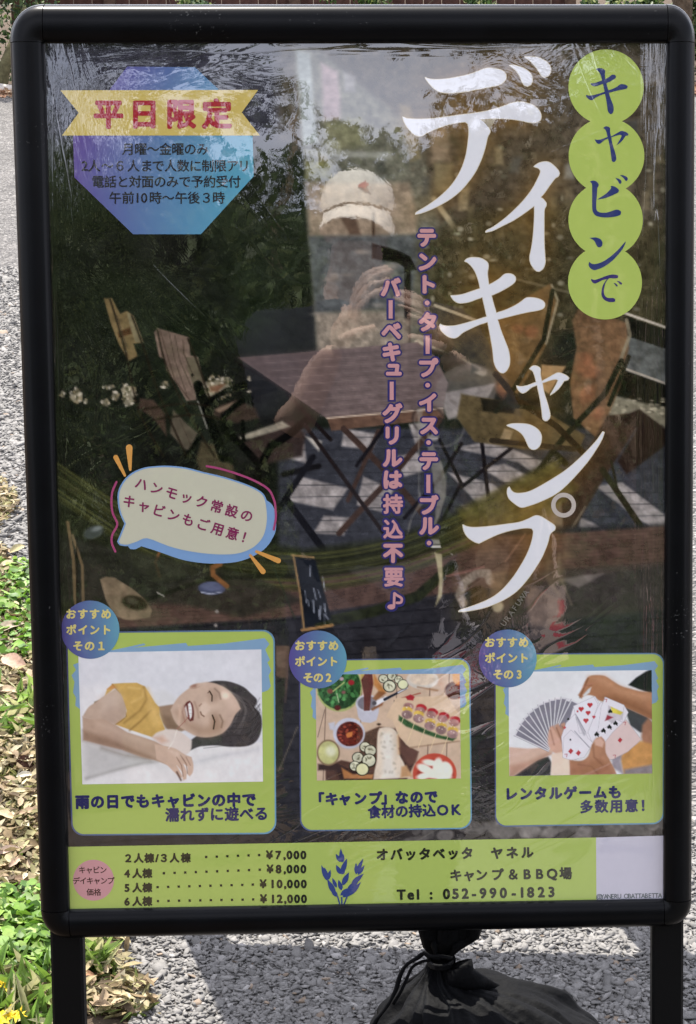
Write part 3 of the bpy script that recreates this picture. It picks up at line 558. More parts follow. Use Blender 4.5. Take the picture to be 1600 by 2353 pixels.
def paint_girl():
    c = Canvas(181, 1493, 605, 1801, 1.45, (194, 197, 204), 5); c.crop(150, 1440, 3.16); P, Ln, E = c.poly, c.line, c.ell
    P([90,160,1440,160,1440,900,90,900], (196, 199, 206), 4, tex=.04); P([90,420,300,400,420,420,700,470,800,520,900,700,600,800,90,900], (206, 207, 210), 18, tex=.05)
    P([620,560,640,470,720,455,790,500,830,560,780,600,690,600], (196, 198, 200), 8, .9, .03)
    P([90,790,300,870,500,940,640,960,900,870,1100,860,1440,850,1440,1150,90,1150], (206, 206, 206), 4, tex=.05)
    P([115,815,300,870,560,945,640,990,500,1010,300,1060,125,1100], (166, 166, 164), 16, .8, .05); Ln([130, 1095, 330, 1040, 560, 985, 660, 980], 16, (138, 136, 132), 6, .7)
    Ln([250, 875, 420, 930, 600, 960], 22, (128, 120, 112), 8, .7)
    Ln([900, 1000, 1100, 950, 1400, 900], 20, (172, 174, 178), 12, .7); P([640, 985, 760, 1010, 850, 1120, 800, 1140, 640, 1100], (194, 194, 194), 14, .7, .03)
    # hair
    P([1030,405,1100,392,1200,400,1300,440,1355,490,1395,530,1398,560,1380,590,1425,650,1432,740,1400,830,1330,875,1200,880,1100,868,980,872,895,905,885,880,905,830,960,790], (58, 55, 57), 2.2, tex=.18, smooth=True)
    for k in range(46):
        t = rng.random(); x = 1080 + 300 * t; y0 = 405 + 110 * t + rng.uniform(0, 60); g = rng.uniform(30, 125)
        Ln(catmull([[x - 60, y0 - 5], [x + 30, y0 + 50], [x + 70, y0 + 150], [x + 30 * rng.uniform(-1, 2), y0 + 280]], 5, False).ravel(), rng.uniform(3, 8), (g, g * .95, g * .93), 1.5, .45)
    for k in range(20):
        y = rng.uniform(640, 860); g = rng.uniform(28, 80); Ln(catmull([[1420, y - 120 + rng.uniform(0, 60)], [1340, y], [1200, y + 12], [1000, min(y + 30, 890)]], 5, False).ravel(), 5, (g, g, g * 1.04), 1.5, .4)
    # neck, face
    P([668,575,780,560,860,620,900,740,840,760,740,750,700,690], (140, 112, 90), 3, tex=.06); P([700,640,760,650,820,720,800,750,720,735], (108, 82, 64), 8, .7)
    P([762,600,800,535,840,490,900,445,960,415,1040,402,1120,420,1200,470,1252,540,1278,600,1235,650,1200,720,1140,780,1050,806,960,800,880,760,820,720,785,670], (184, 155, 134), 2.5, tex=.05, smooth=True)
    P([800,620,860,720,960,790,1050,800,1140,770,1150,700,1000,730,900,690,830,600], (152, 118, 94), 14, .7, .05); P([1150,440,1250,540,1270,600,1200,600,1140,520], (200, 172, 150), 12, .7, .04)
    E(950, 428, 44, 17, (168, 128, 108), -12, 2); E(945, 425, 24, 8, (140, 96, 80), -12, 2, .7); P([955, 410, 1040, 400, 1040, 420, 960, 440], (190, 165, 145), 4, .7)
    E(1165, 500, 30, 26, (228, 208, 184), 0, 6, .7); E(1080, 500, 40, 48, (150, 120, 100), 0, 9, .55); E(1090, 690, 34, 52, (136, 100, 78), 0, 9, .6)
    Ln([1052, 468, 1070, 500, 1068, 540], 9, (52, 36, 30), 1.5); Ln([1052, 468, 1040, 480], 5, (70, 50, 42), 1.5); Ln([1070, 645, 1086, 690, 1076, 745], 10, (48, 32, 26), 1.5)
    Ln([1090, 450, 1122, 480, 1132, 525], 11, (120, 96, 80), 3, .7); Ln([1125, 645, 1145, 690, 1135, 735], 11, (110, 84, 66), 3, .7)
    P([985,560,1020,548,1050,580,1050,610,1010,655,985,650,975,600], (206, 180, 158), 5, .9, .03); Ln([975, 575, 990, 560], 7, (120, 84, 66), 2, .8); Ln([983, 620, 990, 640, 1008, 652], 9, (96, 62, 46), 2, .85); Ln([1050, 590, 1120, 580], 30, (196, 168, 146), 8, .7)
    Ln([940, 545, 960, 600, 968, 660], 8, (140, 104, 84), 4, .6)
    P([865,580,880,548,905,535,925,560,935,620,930,680,905,688,880,650], (96, 42, 42), 2, smooth=True, tex=.1); P([892,560,908,548,920,590,918,650,905,672,896,620], (226, 220, 214), 1.8, smooth=True, tex=.03); P([866,590,878,570,888,620,890,660,878,648], (206, 196, 188), 1.8, .9)
    for q in ((896, 580), (898, 605), (900, 632)): Ln([q[0] - 4, q[1], q[0] + 18, q[1] - 3], 2.5, (150, 130, 124), 1, .7)
    P([822,570,838,565,840,640,830,705,815,700,824,640], (214, 178, 152), 5, .6); Ln([862, 570, 850, 620, 868, 690], 7, (146, 96, 82), 3, .7)
    # shirt
    P([200,545,240,520,278,500,300,440,345,400,430,396,520,396,580,425,625,500,650,545,680,580,682,640,720,745,640,805,540,770,440,735,350,700,390,660,430,650,440,600,400,480,360,430,310,470,240,535,205,556], (190, 148, 66), 2, tex=.08)
    P([360,412,420,500,436,600,430,650,380,690,330,680,330,420], (176, 130, 56), 5, .0)
    Ln([340, 405, 390, 470, 425, 560, 436, 640, 400, 675, 355, 700], 9, (140, 102, 44), 2, .9); Ln([570, 430, 590, 520, 540, 600, 420, 690], 14, (146, 108, 48), 4, .8); Ln([620, 600, 540, 680, 460, 745], 12, (134, 96, 42), 4, .8); Ln([460, 430, 540, 440], 10, (210, 172, 92), 4, .8)
    P([600,440,640,545,676,600,700,700,640,720,600,600], (206, 164, 84), 10, .7); Ln([480, 540, 560, 500, 570, 450], 10, (208, 168, 90), 5, .7); P([204, 530, 245, 515, 236, 548, 205, 556], (96, 80, 52), 2, .8); P([300,440,345,405,372,430,330,440], (196, 120, 50), 3, .9)
    # arms
    P([115,640,160,570,215,535,260,500,310,470,360,440,400,480,425,540,437,600,428,645,380,680,350,700,260,670,170,658], (172, 146, 126), 2.5, tex=.05, smooth=True)
    P([250,510,360,450,400,500,370,560,260,600], (190, 168, 150), 16, .6, .03)
    P([115,640,170,655,270,660,350,700,440,760,560,800,640,828,740,880,800,930,740,1010,640,970,540,945,400,890,250,850,115,812], (168, 138, 116), 2.5, tex=.05)
    P([115,740,300,800,520,900,640,960,560,945,400,890,250,850,115,812], (120, 90, 70), 9, .7); P([200,665,330,705,520,800,640,850,560,850,400,790,220,710], (188, 160, 138), 12, .6, .03)
    P([620,800,660,765,740,744,810,752,870,790,915,830,905,900,860,940,780,900,700,860], (204, 190, 180), 3, smooth=True, tex=.03); P([630, 800, 700, 790, 740, 830, 690, 850], (190, 140, 116), 8, .7)
    P([640,850,740,870,800,890,860,930,910,950,922,1000,918,1060,895,1092,880,1080,880,1020,850,1000,872,1060,868,1110,845,1122,835,1080,800,1010,838,1060,842,1098,822,1102,770,1050,720,1000,650,960], (188, 156, 134), 2, smooth=True, tex=.04)
    Ln([800, 950, 835, 1010, 845, 1090], 6, (110, 76, 58), 2, .8); Ln([830, 935, 870, 1000, 878, 1070], 6, (110, 76, 58), 2, .8); Ln([870, 950, 900, 1010], 5, (120, 86, 66), 2, .7); Ln([800, 1060, 828, 1118], 12, (70, 46, 38), 3, .9)
    P([740, 900, 800, 900, 850, 940, 800, 950], (208, 182, 160), 8, .6)
    Ln([902, 645, 862, 690, 808, 742], 4.5, (150, 84, 74), 1); Ln([806, 750, 780, 830, 742, 885], 6, (222, 214, 206), 2, .7)
    return c

def paint_food():
    c = Canvas(725, 1549, 1060, 1794, 1.45, (186, 158, 130), 6); c.crop(660, 1420, 3.511); P, Ln, E = c.poly, c.line, c.ell
    P([220,440,1420,440,1420,1320,220,1320], (188, 160, 132), 2, tex=.07)
    for x in (300, 590, 875, 1145, 1300): Ln([x + 20, 440, x - 20, 1320], 7, (92, 70, 56), 1.5, .85)
    Ln([868, 670, 852, 810], 9, (60, 48, 42), 1); Ln([300, 740, 240, 960], 5, (90, 70, 56), 1)
    P([620,930,740,880,880,900,960,1030,1060,1090,1020,1200,960,1320,300,1320,300,1200,430,1150,560,1180], (74, 50, 40), 3, tex=.2)
    P([240,1180,400,1180,520,1240,680,1260,660,1320,430,1320,380,1230,240,1230], (52, 36, 32), 4); P([430,1210,520,1265,690,1270,680,1305,450,1300], (168, 106, 52), 3)
    # salad bowl
    E(420, 560, 186, 196, (150, 164, 84), 0, 2); E(420, 552, 176, 184, (36, 70, 34), 0, 2, tex=.4)
    for k in range(120):
        a, r = rng.uniform(0, 6.3), 170 * math.sqrt(rng.random()); x, y = 420 + r * math.cos(a), 552 + r * math.sin(a); g = rng.uniform(.5, 1.5); E(x, y, rng.uniform(10, 32), rng.uniform(7, 16), (50 * g, 104 * g, 50 * g), rng.uniform(0, 180), 2, .85, .2)
    for (x, y, r, cc) in [(518,520,26,(150,30,36)),(345,590,24,(112,60,50)),(405,725,26,(84,30,26)),(455,600,16,(120,74,70)),(440,490,18,(170,140,150)),(640,480,12,(200,170,60))]: E(x, y, r, r * .85, cc, blur=2)
    Ln([460, 520, 370, 590], 9, (170, 180, 96), 1.5); Ln([400, 610, 415, 680], 7, (170, 190, 140), 1.5); P([590, 440, 680, 440, 640, 520, 600, 500], (176, 158, 50), 4, .8)
    # white cup with wooden servers
    P([555,690,572,800,600,840,670,850,720,830,740,760,742,700], (170, 174, 190), 2, tex=.04); E(648, 690, 95, 72, (180, 184, 198), 0, 2); E(650, 690, 82, 58, (104, 104, 116), 0, 2)
    P([600,500,630,450,690,450,700,530,680,620,665,750,620,750,620,620], (82, 26, 30), 2, tex=.2); Ln([690, 740, 760, 700, 780, 650], 22, (120, 70, 40), 3); P([690,650,740,590,780,580,800,610,720,670], (124, 76, 40), 3)
    Ln([715, 695, 800, 650], 34, (206, 208, 214), 2); Ln([790, 660, 965, 572], 24, (34, 38, 48), 1.5, w2=14); Ln([900, 605, 975, 567], 10, (190, 195, 205), 1.2); E(705, 690, 18, 18, (60, 60, 70), blur=2)
    # grilled zucchini top
    P([700, 440, 760, 540, 800, 600, 740, 590, 700, 540], (176, 110, 44), 4)
    def ring(x, y, r):
        E(x, y, r, r * .92, (26, 30, 24), 0, 1.2); E(x, y, r * .86, r * .8, (190, 192, 160), 0, 1.2, tex=.2)
        for k in range(5): E(x + rng.uniform(-.4, .4) * r, y + rng.uniform(-.4, .4) * r, r * .22, r * .1, (84, 84, 62), rng.uniform(0, 180), 1.2, .7)
    for q in [(780,490,40),(850,470,38),(905,500,36),(830,552,54),(940,538,45)]: ring(*q)
    E(940, 538, 36, 34, (206, 212, 160), blur=2, tex=.05)
    E(1100, 500, 130, 76, (196, 190, 176), 0, 2); E(1100, 488, 108, 58, (206, 186, 160), 0, 3, tex=.15); E(1360, 590, 78, 72, (72, 34, 24), 0, 3); E(1390, 480, 44, 66, (204, 140, 70), 0, 3)
    Ln([930, 650, 1080, 610], 9, (150, 70, 50), 2); Ln([1060, 560, 1220, 590], 12, (140, 96, 60), 3, .8)
    # cutting board with skewers
    P([880,650,1290,628,1400,790,1400,1000,985,1050,900,960,850,830,800,800,840,720], (200, 170, 134), 2, tex=.05); P([985,1050,1400,1000,1400,1012,990,1062], (150, 118, 86), 2, .8)
    P([905,790,1020,860,1150,920,1250,960,1370,980,1340,1005,1200,975,1080,930,960,880,900,830], (40, 74, 36), 3, tex=.4)
    for i in range(5):
        x0, y0 = 985 + i * 92, 700 + i * 34; dx, dy = -50, 145
        Ln([x0 - 40, y0 + 100, x0 - 110, y0 + 290], 5, (214, 190, 140), 1)
        if i: E(x0 + 12, y0 - 4, 44, 30, (168, 28, 34), 15, 2, tex=.15)
        else: P([960, 640, 1000, 620, 1035, 640, 1020, 670, 975, 665], (170, 26, 36), 2)
        E(x0, y0 + 18, 42, 30, (150, 104, 98), 10, 2, tex=.35); E(x0 - 10, y0 + 36 + (40 if i > 1 else 10), 42, 26, (206, 166, 46), 10, 2, tex=.2); E(x0 - 14, y0 + 84 + (28 if i > 1 else 0), 44, 36, (146, 112, 108), 10, 2, tex=.35)
        for k in range(6): E(x0 - 8 + rng.uniform(-30, 30), y0 + 50 + rng.uniform(-40, 60), 6, 5, (215, 200, 190), blur=1, alpha=.7)
    # chili bowl
    P([330,850,380,840,380,910,340,900], (176, 178, 190), 3); E(496, 932, 130, 124, (176, 180, 196), 0, 2); E(500, 1000, 105, 62, (150, 152, 168), 0, 5, .5); E(502, 938, 108, 100, (88, 30, 22), 0, 2, tex=.5)
    for k in range(46):
        a, r = rng.uniform(0, 6.3), 92 * math.sqrt(rng.random()); g = rng.uniform(.6, 1.8); E(502 + r * math.cos(a), 938 + r * math.sin(a), 10, 8, (96 * g, 38 * g, 24 * g), blur=1.5, alpha=.8)
    P([470,940,490,925,525,920,520,960,480,970], (196, 106, 40), 2)
    E(325, 1088, 94, 106, (120, 96, 66), 0, 2); E(325, 1088, 82, 92, (176, 178, 104), 0, 2, tex=.15); E(345, 1075, 40, 40, (214, 218, 190), 0, 8, .8)
    for q in [(625,1045,46),(668,1075,50),(565,1130,48),(655,1155,60),(540,1200,46)]: ring(*q)
    E(600, 1226, 56, 54, (26, 30, 24), blur=1.2); E(600, 1226, 48, 46, (206, 208, 150), blur=1.5, tex=.05)
    # long bread
    P([730,930,745,895,790,885,850,895,890,940,900,1020,905,1110,940,1180,960,1240,990,1300,690,1310,700,1240,720,1150,722,1030], (206, 190, 166), 2.5, tex=.1, smooth=True)
    P([770,930,840,940,860,1050,850,1180,880,1300,760,1300,770,1150,750,1040], (208, 206, 196), 8, .8, .1); Ln([895, 960, 900, 1100], 20, (200, 150, 96), 5, .7); P([920,1210,960,1200,1010,1290,910,1300], (178, 132, 84), 4)
    for k in range(20): E(rng.uniform(750, 890), rng.uniform(930, 1290), 10, 7, (150, 140, 116), rng.uniform(0, 180), 3, .5)
    E(740, 862, 16, 10, (60, 44, 34), blur=2); P([900,1060,940,1040,1060,1090,1040,1180,980,1200], (96, 62, 50), 4, .8)
    E(1190, 1270, 178, 166, (190, 62, 38), 0, 2); E(1195, 1290, 152, 140, (150, 40, 28), 0, 3, .8)
    for q in [(1150,1180,60,26,10),(1215,1210,40,70,10),(1110,1230,70,34,25),(1280,1240,56,70,-20),(1180,1270,70,40,0),(1100,1290,60,26,-10),(1260,1300,70,30,0)]: E(q[0], q[1], q[2], q[3], (228, 214, 196), q[4], 3, 1, .04)
    return c

def paint_cards():
    c = Canvas(1169, 1542, 1498, 1784, 1.45, (184, 190, 196), 8); c.crop(1100, 1420, 3.59); P, Ln, E = c.poly, c.line, c.ell
    P([240,425,1440,425,1440,1310,240,1310], (204, 208, 212), 2, tex=.03)
    P([1235,560,1300,500,1380,450,1440,425,1440,640,1330,600], (24, 26, 32), 2.5, tex=.1)
    P([1200,740,1300,790,1390,830,1440,900,1440,960,1330,960,1250,900], (58, 60, 66), 3); P([1350,900,1400,840,1440,880,1440,1130,1360,1100,1340,1000], (150, 100, 74), 5, tex=.1)
    P([280,1310,400,1225,500,1160,570,1150,600,1200,590,1310], (44, 46, 50), 3)
    P([1160,1160,1230,1100,1330,1030,1440,1060,1440,1310,1190,1310], (190, 130, 62), 5, tex=.12); P([1200,1270,1440,1230,1440,1310,1200,1310], (120, 112, 116), 5)
    P([1090,1150,1180,1130,1170,1200,1190,1310,1100,1250], (130, 124, 136), 5)
    # upper arm and hand from the right
    P([820,640,850,590,880,520,910,485,960,474,1040,482,1100,520,1170,565,1260,595,1340,615,1440,625,1440,860,1380,830,1300,790,1200,745,1100,710,1000,690,950,650,900,640,860,655,850,670], (160, 104, 70), 2.5, tex=.08, smooth=True)
    P([910,490,1040,484,1160,570,1300,620,1440,640,1440,700,1280,670,1120,610,1000,540], (186, 130, 92), 12, .75); P([1000,660,1100,690,1300,780,1440,850,1440,800,1300,720,1120,650], (118, 70, 44), 12, .7)
    P([860,640,905,590,930,575,915,620,870,655], (196, 200, 200), 2.5); Ln([905, 500, 870, 580, 835, 660], 9, (104, 60, 40), 3, .8); Ln([880, 560, 930, 560], 7, (120, 72, 48), 3, .7)
    # left arm
    P([248,1065,400,1080,560,1072,620,1090,600,1130,480,1180,400,1230,280,1310,248,1310], (196, 160, 140), 2.5, tex=.05); P([248,1220,400,1190,560,1120,600,1130,480,1185,280,1310,248,1310], (160, 112, 90), 8, .7)
    # fan of card backs
    for i in range(13):
        a = R_(-64 + i * 7.6); b = np.array([590 + i * 6, 1075 - i * 10.]); d = np.array([math.sin(a), -math.cos(a)]); n = np.array([d[1], -d[0]]); L = 330 - abs(i - 6) * 2; w = 78
        if i > 10: L -= 20
        q = [b + n * w * .5, b + d * L + n * w * .5, b + d * L - n * w * .5, b - n * w * .5]; qi = [b + n * w * .36 + d * 14, b + d * (L - 14) + n * w * .36, b + d * (L - 14) - n * w * .36, b - n * w * .36 + d * 14]
        P(np.array(q).ravel(), (196, 196, 204), 1.1, tex=.02); P(np.array(qi).ravel(), (112, 110, 126), 1.1, tex=.06); Ln([*(b + n * w * .5), *(b + d * L + n * w * .5)], 3, (70, 70, 80), 1, .6)
    # fingers of the left hand
    for i, (x, y) in enumerate([(600, 905), (640, 890), (690, 880)]):
        P([x - 15, y, x + 15, y - 14, x + 60, y + 60, x + 90, y + 150, x + 70, y + 240, x + 30, y + 200], (178, 126, 102), 3, smooth=True, tex=.06); Ln([x, y + 20, x + 40, y + 120, x + 50, y + 200], 6, (112, 66, 50), 3, .7)
    P([575,940,600,900,640,960,700,1080,690,1130,640,1130,600,1100,570,1040], (200, 150, 128), 3, tex=.05, smooth=True); P([600,1130,700,1110,745,1180,750,1310,590,1310], (214, 190, 168), 3, tex=.04)
    Ln([590, 930, 620, 1050], 8, (130, 80, 62), 3, .7)
    # face up cards
    Wt = (208, 206, 216)
    def card(q, col=Wt): P(q, col, 1.3, tex=.02); Ln(list(q) + list(q[:2]), 2.5, (120, 116, 126), .9, .6)
    card([700,1000,780,740,960,650,1020,760,900,1090,800,1130]); card([960,1010,1040,660,1200,730,1235,790,1130,1000,1000,1060]); card([680,985,720,870,800,790,900,1000,960,1060,800,1180,690,1120])
    card([780,730,950,655,985,720,900,960,830,960]); card([900,950,985,740,1010,700,1080,760,1000,1010,930,1030]); card([1010,740,1045,658,1200,728,1180,880,1060,960,980,960])
    P([1070,730,1195,790,1180,850,1120,900,1060,850], (176, 170, 180), 2); P([1090,740,1190,790,1170,810,1100,790], (206, 190, 40), 2); P([1040,860,1060,810,1110,830,1070,850], (150, 40, 60), 2)
    card([940,1040,980,960,1140,850,1200,880,1180,930,1060,1060]); card([1000,1090,1100,960,1215,850,1340,1020,1230,1120,1110,1180,1020,1190], (206, 180, 176)); card([700,990,760,930,920,1080,870,1160,760,1185,690,1160])
    Ln([790, 940, 910, 1080], 5, (120, 120, 132), 1.5); Ln([810, 830, 870, 970], 16, (116, 116, 130), 3, .6); Ln([800, 800, 880, 950], 5, (90, 90, 104), 1.5, .8)
    RD = (176, 30, 46); BK = (30, 30, 36)
    def heart(x, y, s, col=RD, up=1):
        E(x - s * .45, y - up * s * .3, s * .55, s * .55, col, blur=.9); E(x + s * .45, y - up * s * .3, s * .55, s * .55, col, blur=.9); P([x - s * .95, y - up * s * .1, x + s * .95, y - up * s * .1, x, y + up * s * 1.1], col, .9, tex=0)
    def diam(x, y, s, col=RD): P([x, y - s, x + s * .9, y - s * .1, x, y + s, x - s * .9, y + s * .1], col, .9, tex=0)
    for q in [(918, 725, 22), (845, 758, 22), (902, 790, 20), (884, 855, 22), (950, 825, 14)]: heart(*q)
    for q in [(972, 968, 20), (1028, 938, 20), (1078, 908, 19), (1128, 878, 19)]:
        heart(q[0], q[1], q[2], BK, -1); Ln([q[0], q[1], q[0] + 14, q[1] + 22], 7, BK, .9)
    heart(1085, 778, 18, BK, -1); diam(1165, 1022, 22); diam(757, 1108, 24); diam(820, 1124, 24); diam(708, 910, 14, (190, 60, 70)); heart(738, 838, 10, BK, -1); E(755, 1012, 7, 8, BK, blur=.9); E(815, 775, 8, 8, RD, blur=.9)
    for q in [(1205, 885), (1120, 1160), (720, 1145), (1050, 690)]: Ln([q[0] - 12, q[1] - 12, q[0] + 8, q[1] - 14, q[0] + 2, q[1] + 10], 5, (160, 50, 60), .9, .9)
    # thumb and lower right hand
    P([750,1310,745,1180,840,1190,900,1150,930,1060,970,1000,1010,990,1040,1030,1045,1120,1080,1190,1120,1270,1135,1310], (166, 112, 82), 2.5, smooth=True, tex=.08); P([950,1020,1000,995,1035,1035,1020,1080,960,1060], (206, 160, 140), 3, .9, .03)
    P([760,1200,900,1200,1000,1180,1080,1230,1100,1310,760,1310], (140, 86, 58), 8, .6); Ln([940, 1060, 950, 1160, 1020, 1230], 8, (118, 70, 50), 4, .7); Ln([820, 1220, 930, 1240, 980, 1300], 7, (110, 66, 46), 4, .6)
    return c

# ---------------------------------------------------------------- flat printed shapes and lettering
class Flat:
    """flat coloured outlines lying on the print, kept as one mesh"""
    def __init__(s): s.m = MB(); s.z0 = 0
    def poly(s, P, col, z=0.0, colfn=None):
        P = np.asarray(P, float).reshape(-1, 2); V = Sarr(P, Z0 + z)
        cols = [unlook(colfn(*p)) if colfn else unlook(col) for p in P] if colfn else None
        b = len(s.m.v); s.m.v += [tuple(v) for v in V]; s.m.f.append(tuple(range(b, b + len(P)))); s.m.c += ([tuple(k) for k in cols] if cols else [tuple(unlook(col))] * len(P))
    def circ(s, cx, cy, rx, ry, col, z=0.0, colfn=None, n=72):
        a = np.linspace(0, 2 * math.pi, n, endpoint=False); s.poly(np.stack([cx + rx * np.cos(a), cy + ry * np.sin(a)], 1), col, z, colfn)
    def ring(s, cx, cy, r1, r2, col, z=0.0, n=64):
        a = np.linspace(0, 2 * math.pi, n, endpoint=False); o = np.stack([np.cos(a), np.sin(a)], 1); V = Sarr(np.concatenate([o * r1 + [cx, cy], o * r2 + [cx, cy]]), Z0 + z)
        s.m.add(V, [(i, (i + 1) % n, n + (i + 1) % n, n + i) for i in range(n)], unlook(col))
    def stroke(s, P, w, col, z=0.0, w2=None, cap=True):
        P = catmull(np.asarray(P, float).reshape(-1, 2), 6, False) if len(P) > 4 else np.asarray(P, float).reshape(-1, 2); w2 = w if w2 is None else w2
        L, Rr = [], []
        for i, p in enumerate(P):
            t = P[min(i + 1, len(P) - 1)] - P[max(i - 1, 0)]; t /= np.linalg.norm(t); n = np.array([-t[1], t[0]]); ww = (w + (w2 - w) * i / (len(P) - 1)) / 2; L.append(p + n * ww); Rr.append(p - n * ww)
        out = list(L)
        def arc(c, a0, r): return [c + r * np.array([math.cos(a0 + k * math.pi / 6), math.sin(a0 + k * math.pi / 6)]) for k in range(1, 6)]
        if cap:
            d = Rr[-1] - L[-1]; a0 = math.atan2(-d[1], -d[0]); out += [P[-1] + (w2 / 2) * np.array([math.cos(a0 - k * math.pi / 6), math.sin(a0 - k * math.pi / 6)]) for k in range(1, 6)]
        out += Rr[::-1]
        if cap:
            d = L[0] - Rr[0]; a0 = math.atan2(-d[1], -d[0]); out += [P[0] + (w / 2) * np.array([math.cos(a0 - k * math.pi / 6), math.sin(a0 - k * math.pi / 6)]) for k in range(1, 6)]
        s.poly(out, col, z)
    def build(s, name, parent): return link(name, s.m.mesh(name, M_PRINT), parent)
Z0 = .0
_gc = {}
def glyph(ch):
    if ch in _gc: return _gc[ch]
    cu = bpy.data.curves.new('g', 'FONT'); cu.body = ch; cu.size = 1; cu.resolution_u = 3; ob = bpy.data.objects.new('g', cu); COL.objects.link(ob)
    dg = bpy.context.evaluated_depsgraph_get(); me = ob.evaluated_get(dg).to_mesh(); V = np.array([v.co[:2] for v in me.vertices]).reshape(-1, 2); F = [tuple(p.vertices) for p in me.polygons]
    ob.evaluated_get(dg).to_mesh_clear(); bpy.data.objects.remove(ob); bpy.data.curves.remove(cu); _gc[ch] = (V, F); return _gc[ch]
def put(fl, ch, cx, cy, size, col, z, rot=0.0, bold=0.0, sx=1.0, colfn=None, n=8, centre=False):
    V, F = glyph(ch)
    if not len(V): return
    asc = ord(ch) < 0x2000
    ox = (V[:, 0].min() + V[:, 0].max()) / 2 if (asc or centre) else .5; oy = (V[:, 1].min() + V[:, 1].max()) / 2 if centre else (.36 if asc else .38)
    k = 1.0 if not asc else 1.06
    P = np.stack([(V[:, 0] - ox) * size * sx * k, -(V[:, 1] - oy) * size * k], 1); c, s_ = math.cos(rot), math.sin(rot); P = P @ np.array([[c, s_], [-s_, c]]) + [cx, cy]
    offs = [(0, 0)] + ([(math.cos(2 * math.pi * i / n) * bold, math.sin(2 * math.pi * i / n) * bold) for i in range(n)] if bold else [])
    for j, o in enumerate(offs):
        Q = P + o; Vv = Sarr(Q, Z0 + z + j * 1.2e-5)
        if colfn: 
            b = len(fl.m.v); fl.m.v += [tuple(v) for v in Vv]; fl.m.f += [tuple(i + b for i in f) for f in F]; fl.m.c += [tuple(unlook(colfn(*q))) for q in Q]
        else: fl.m.add(Vv, F, unlook(col))
def text(fl, s, x0, y0, x1, y1, size, col, z, bold=0.0, rot=None, xs=None, sx=1.0, colfn=None, n=8):
    s = list(s); m = len(s); a = math.atan2(y1 - y0, x1 - x0) if rot is None else rot
    for i, ch in enumerate(s):
        t = i / max(m - 1, 1); x = x0 + (x1 - x0) * t if xs is None else xs[i]; put(fl, ch, x, y0 + (y1 - y0) * t, size, col, z, a, bold, sx, colfn, n)
def rrect(q, r, n=8):
    q = np.asarray(q, float).reshape(4, 2); o = []
    for i in range(4):
        p = q[i]; a = q[i - 1] - p; b = q[(i + 1) % 4] - p; a /= np.linalg.norm(a); b /= np.linalg.norm(b); A, Bp = p + a * r, p + b * r; c = p + a * r + b * r
        for k in range(n + 1):
            t = k / n * math.pi / 2; o.append(c - b * r * math.cos(t) - a * r * math.sin(t))
    return np.array(o)
def cc(x0, y0, sc, P): return np.asarray(P, float).reshape(-1, 2) / sc + [x0, y0]
def gradx(xa, xb, ca, cb, ya=0, yb=0):
    ca, cb = np.array(ca, float), np.array(cb, float); d = np.array([xb - xa, yb - ya], float); L = d @ d
    la, lb = lin(ca), lin(cb)
    return lambda x, y: np.array(ca + (cb - ca) * np.clip(((x - xa) * d[0] + (y - ya) * d[1]) / L, 0, 1))

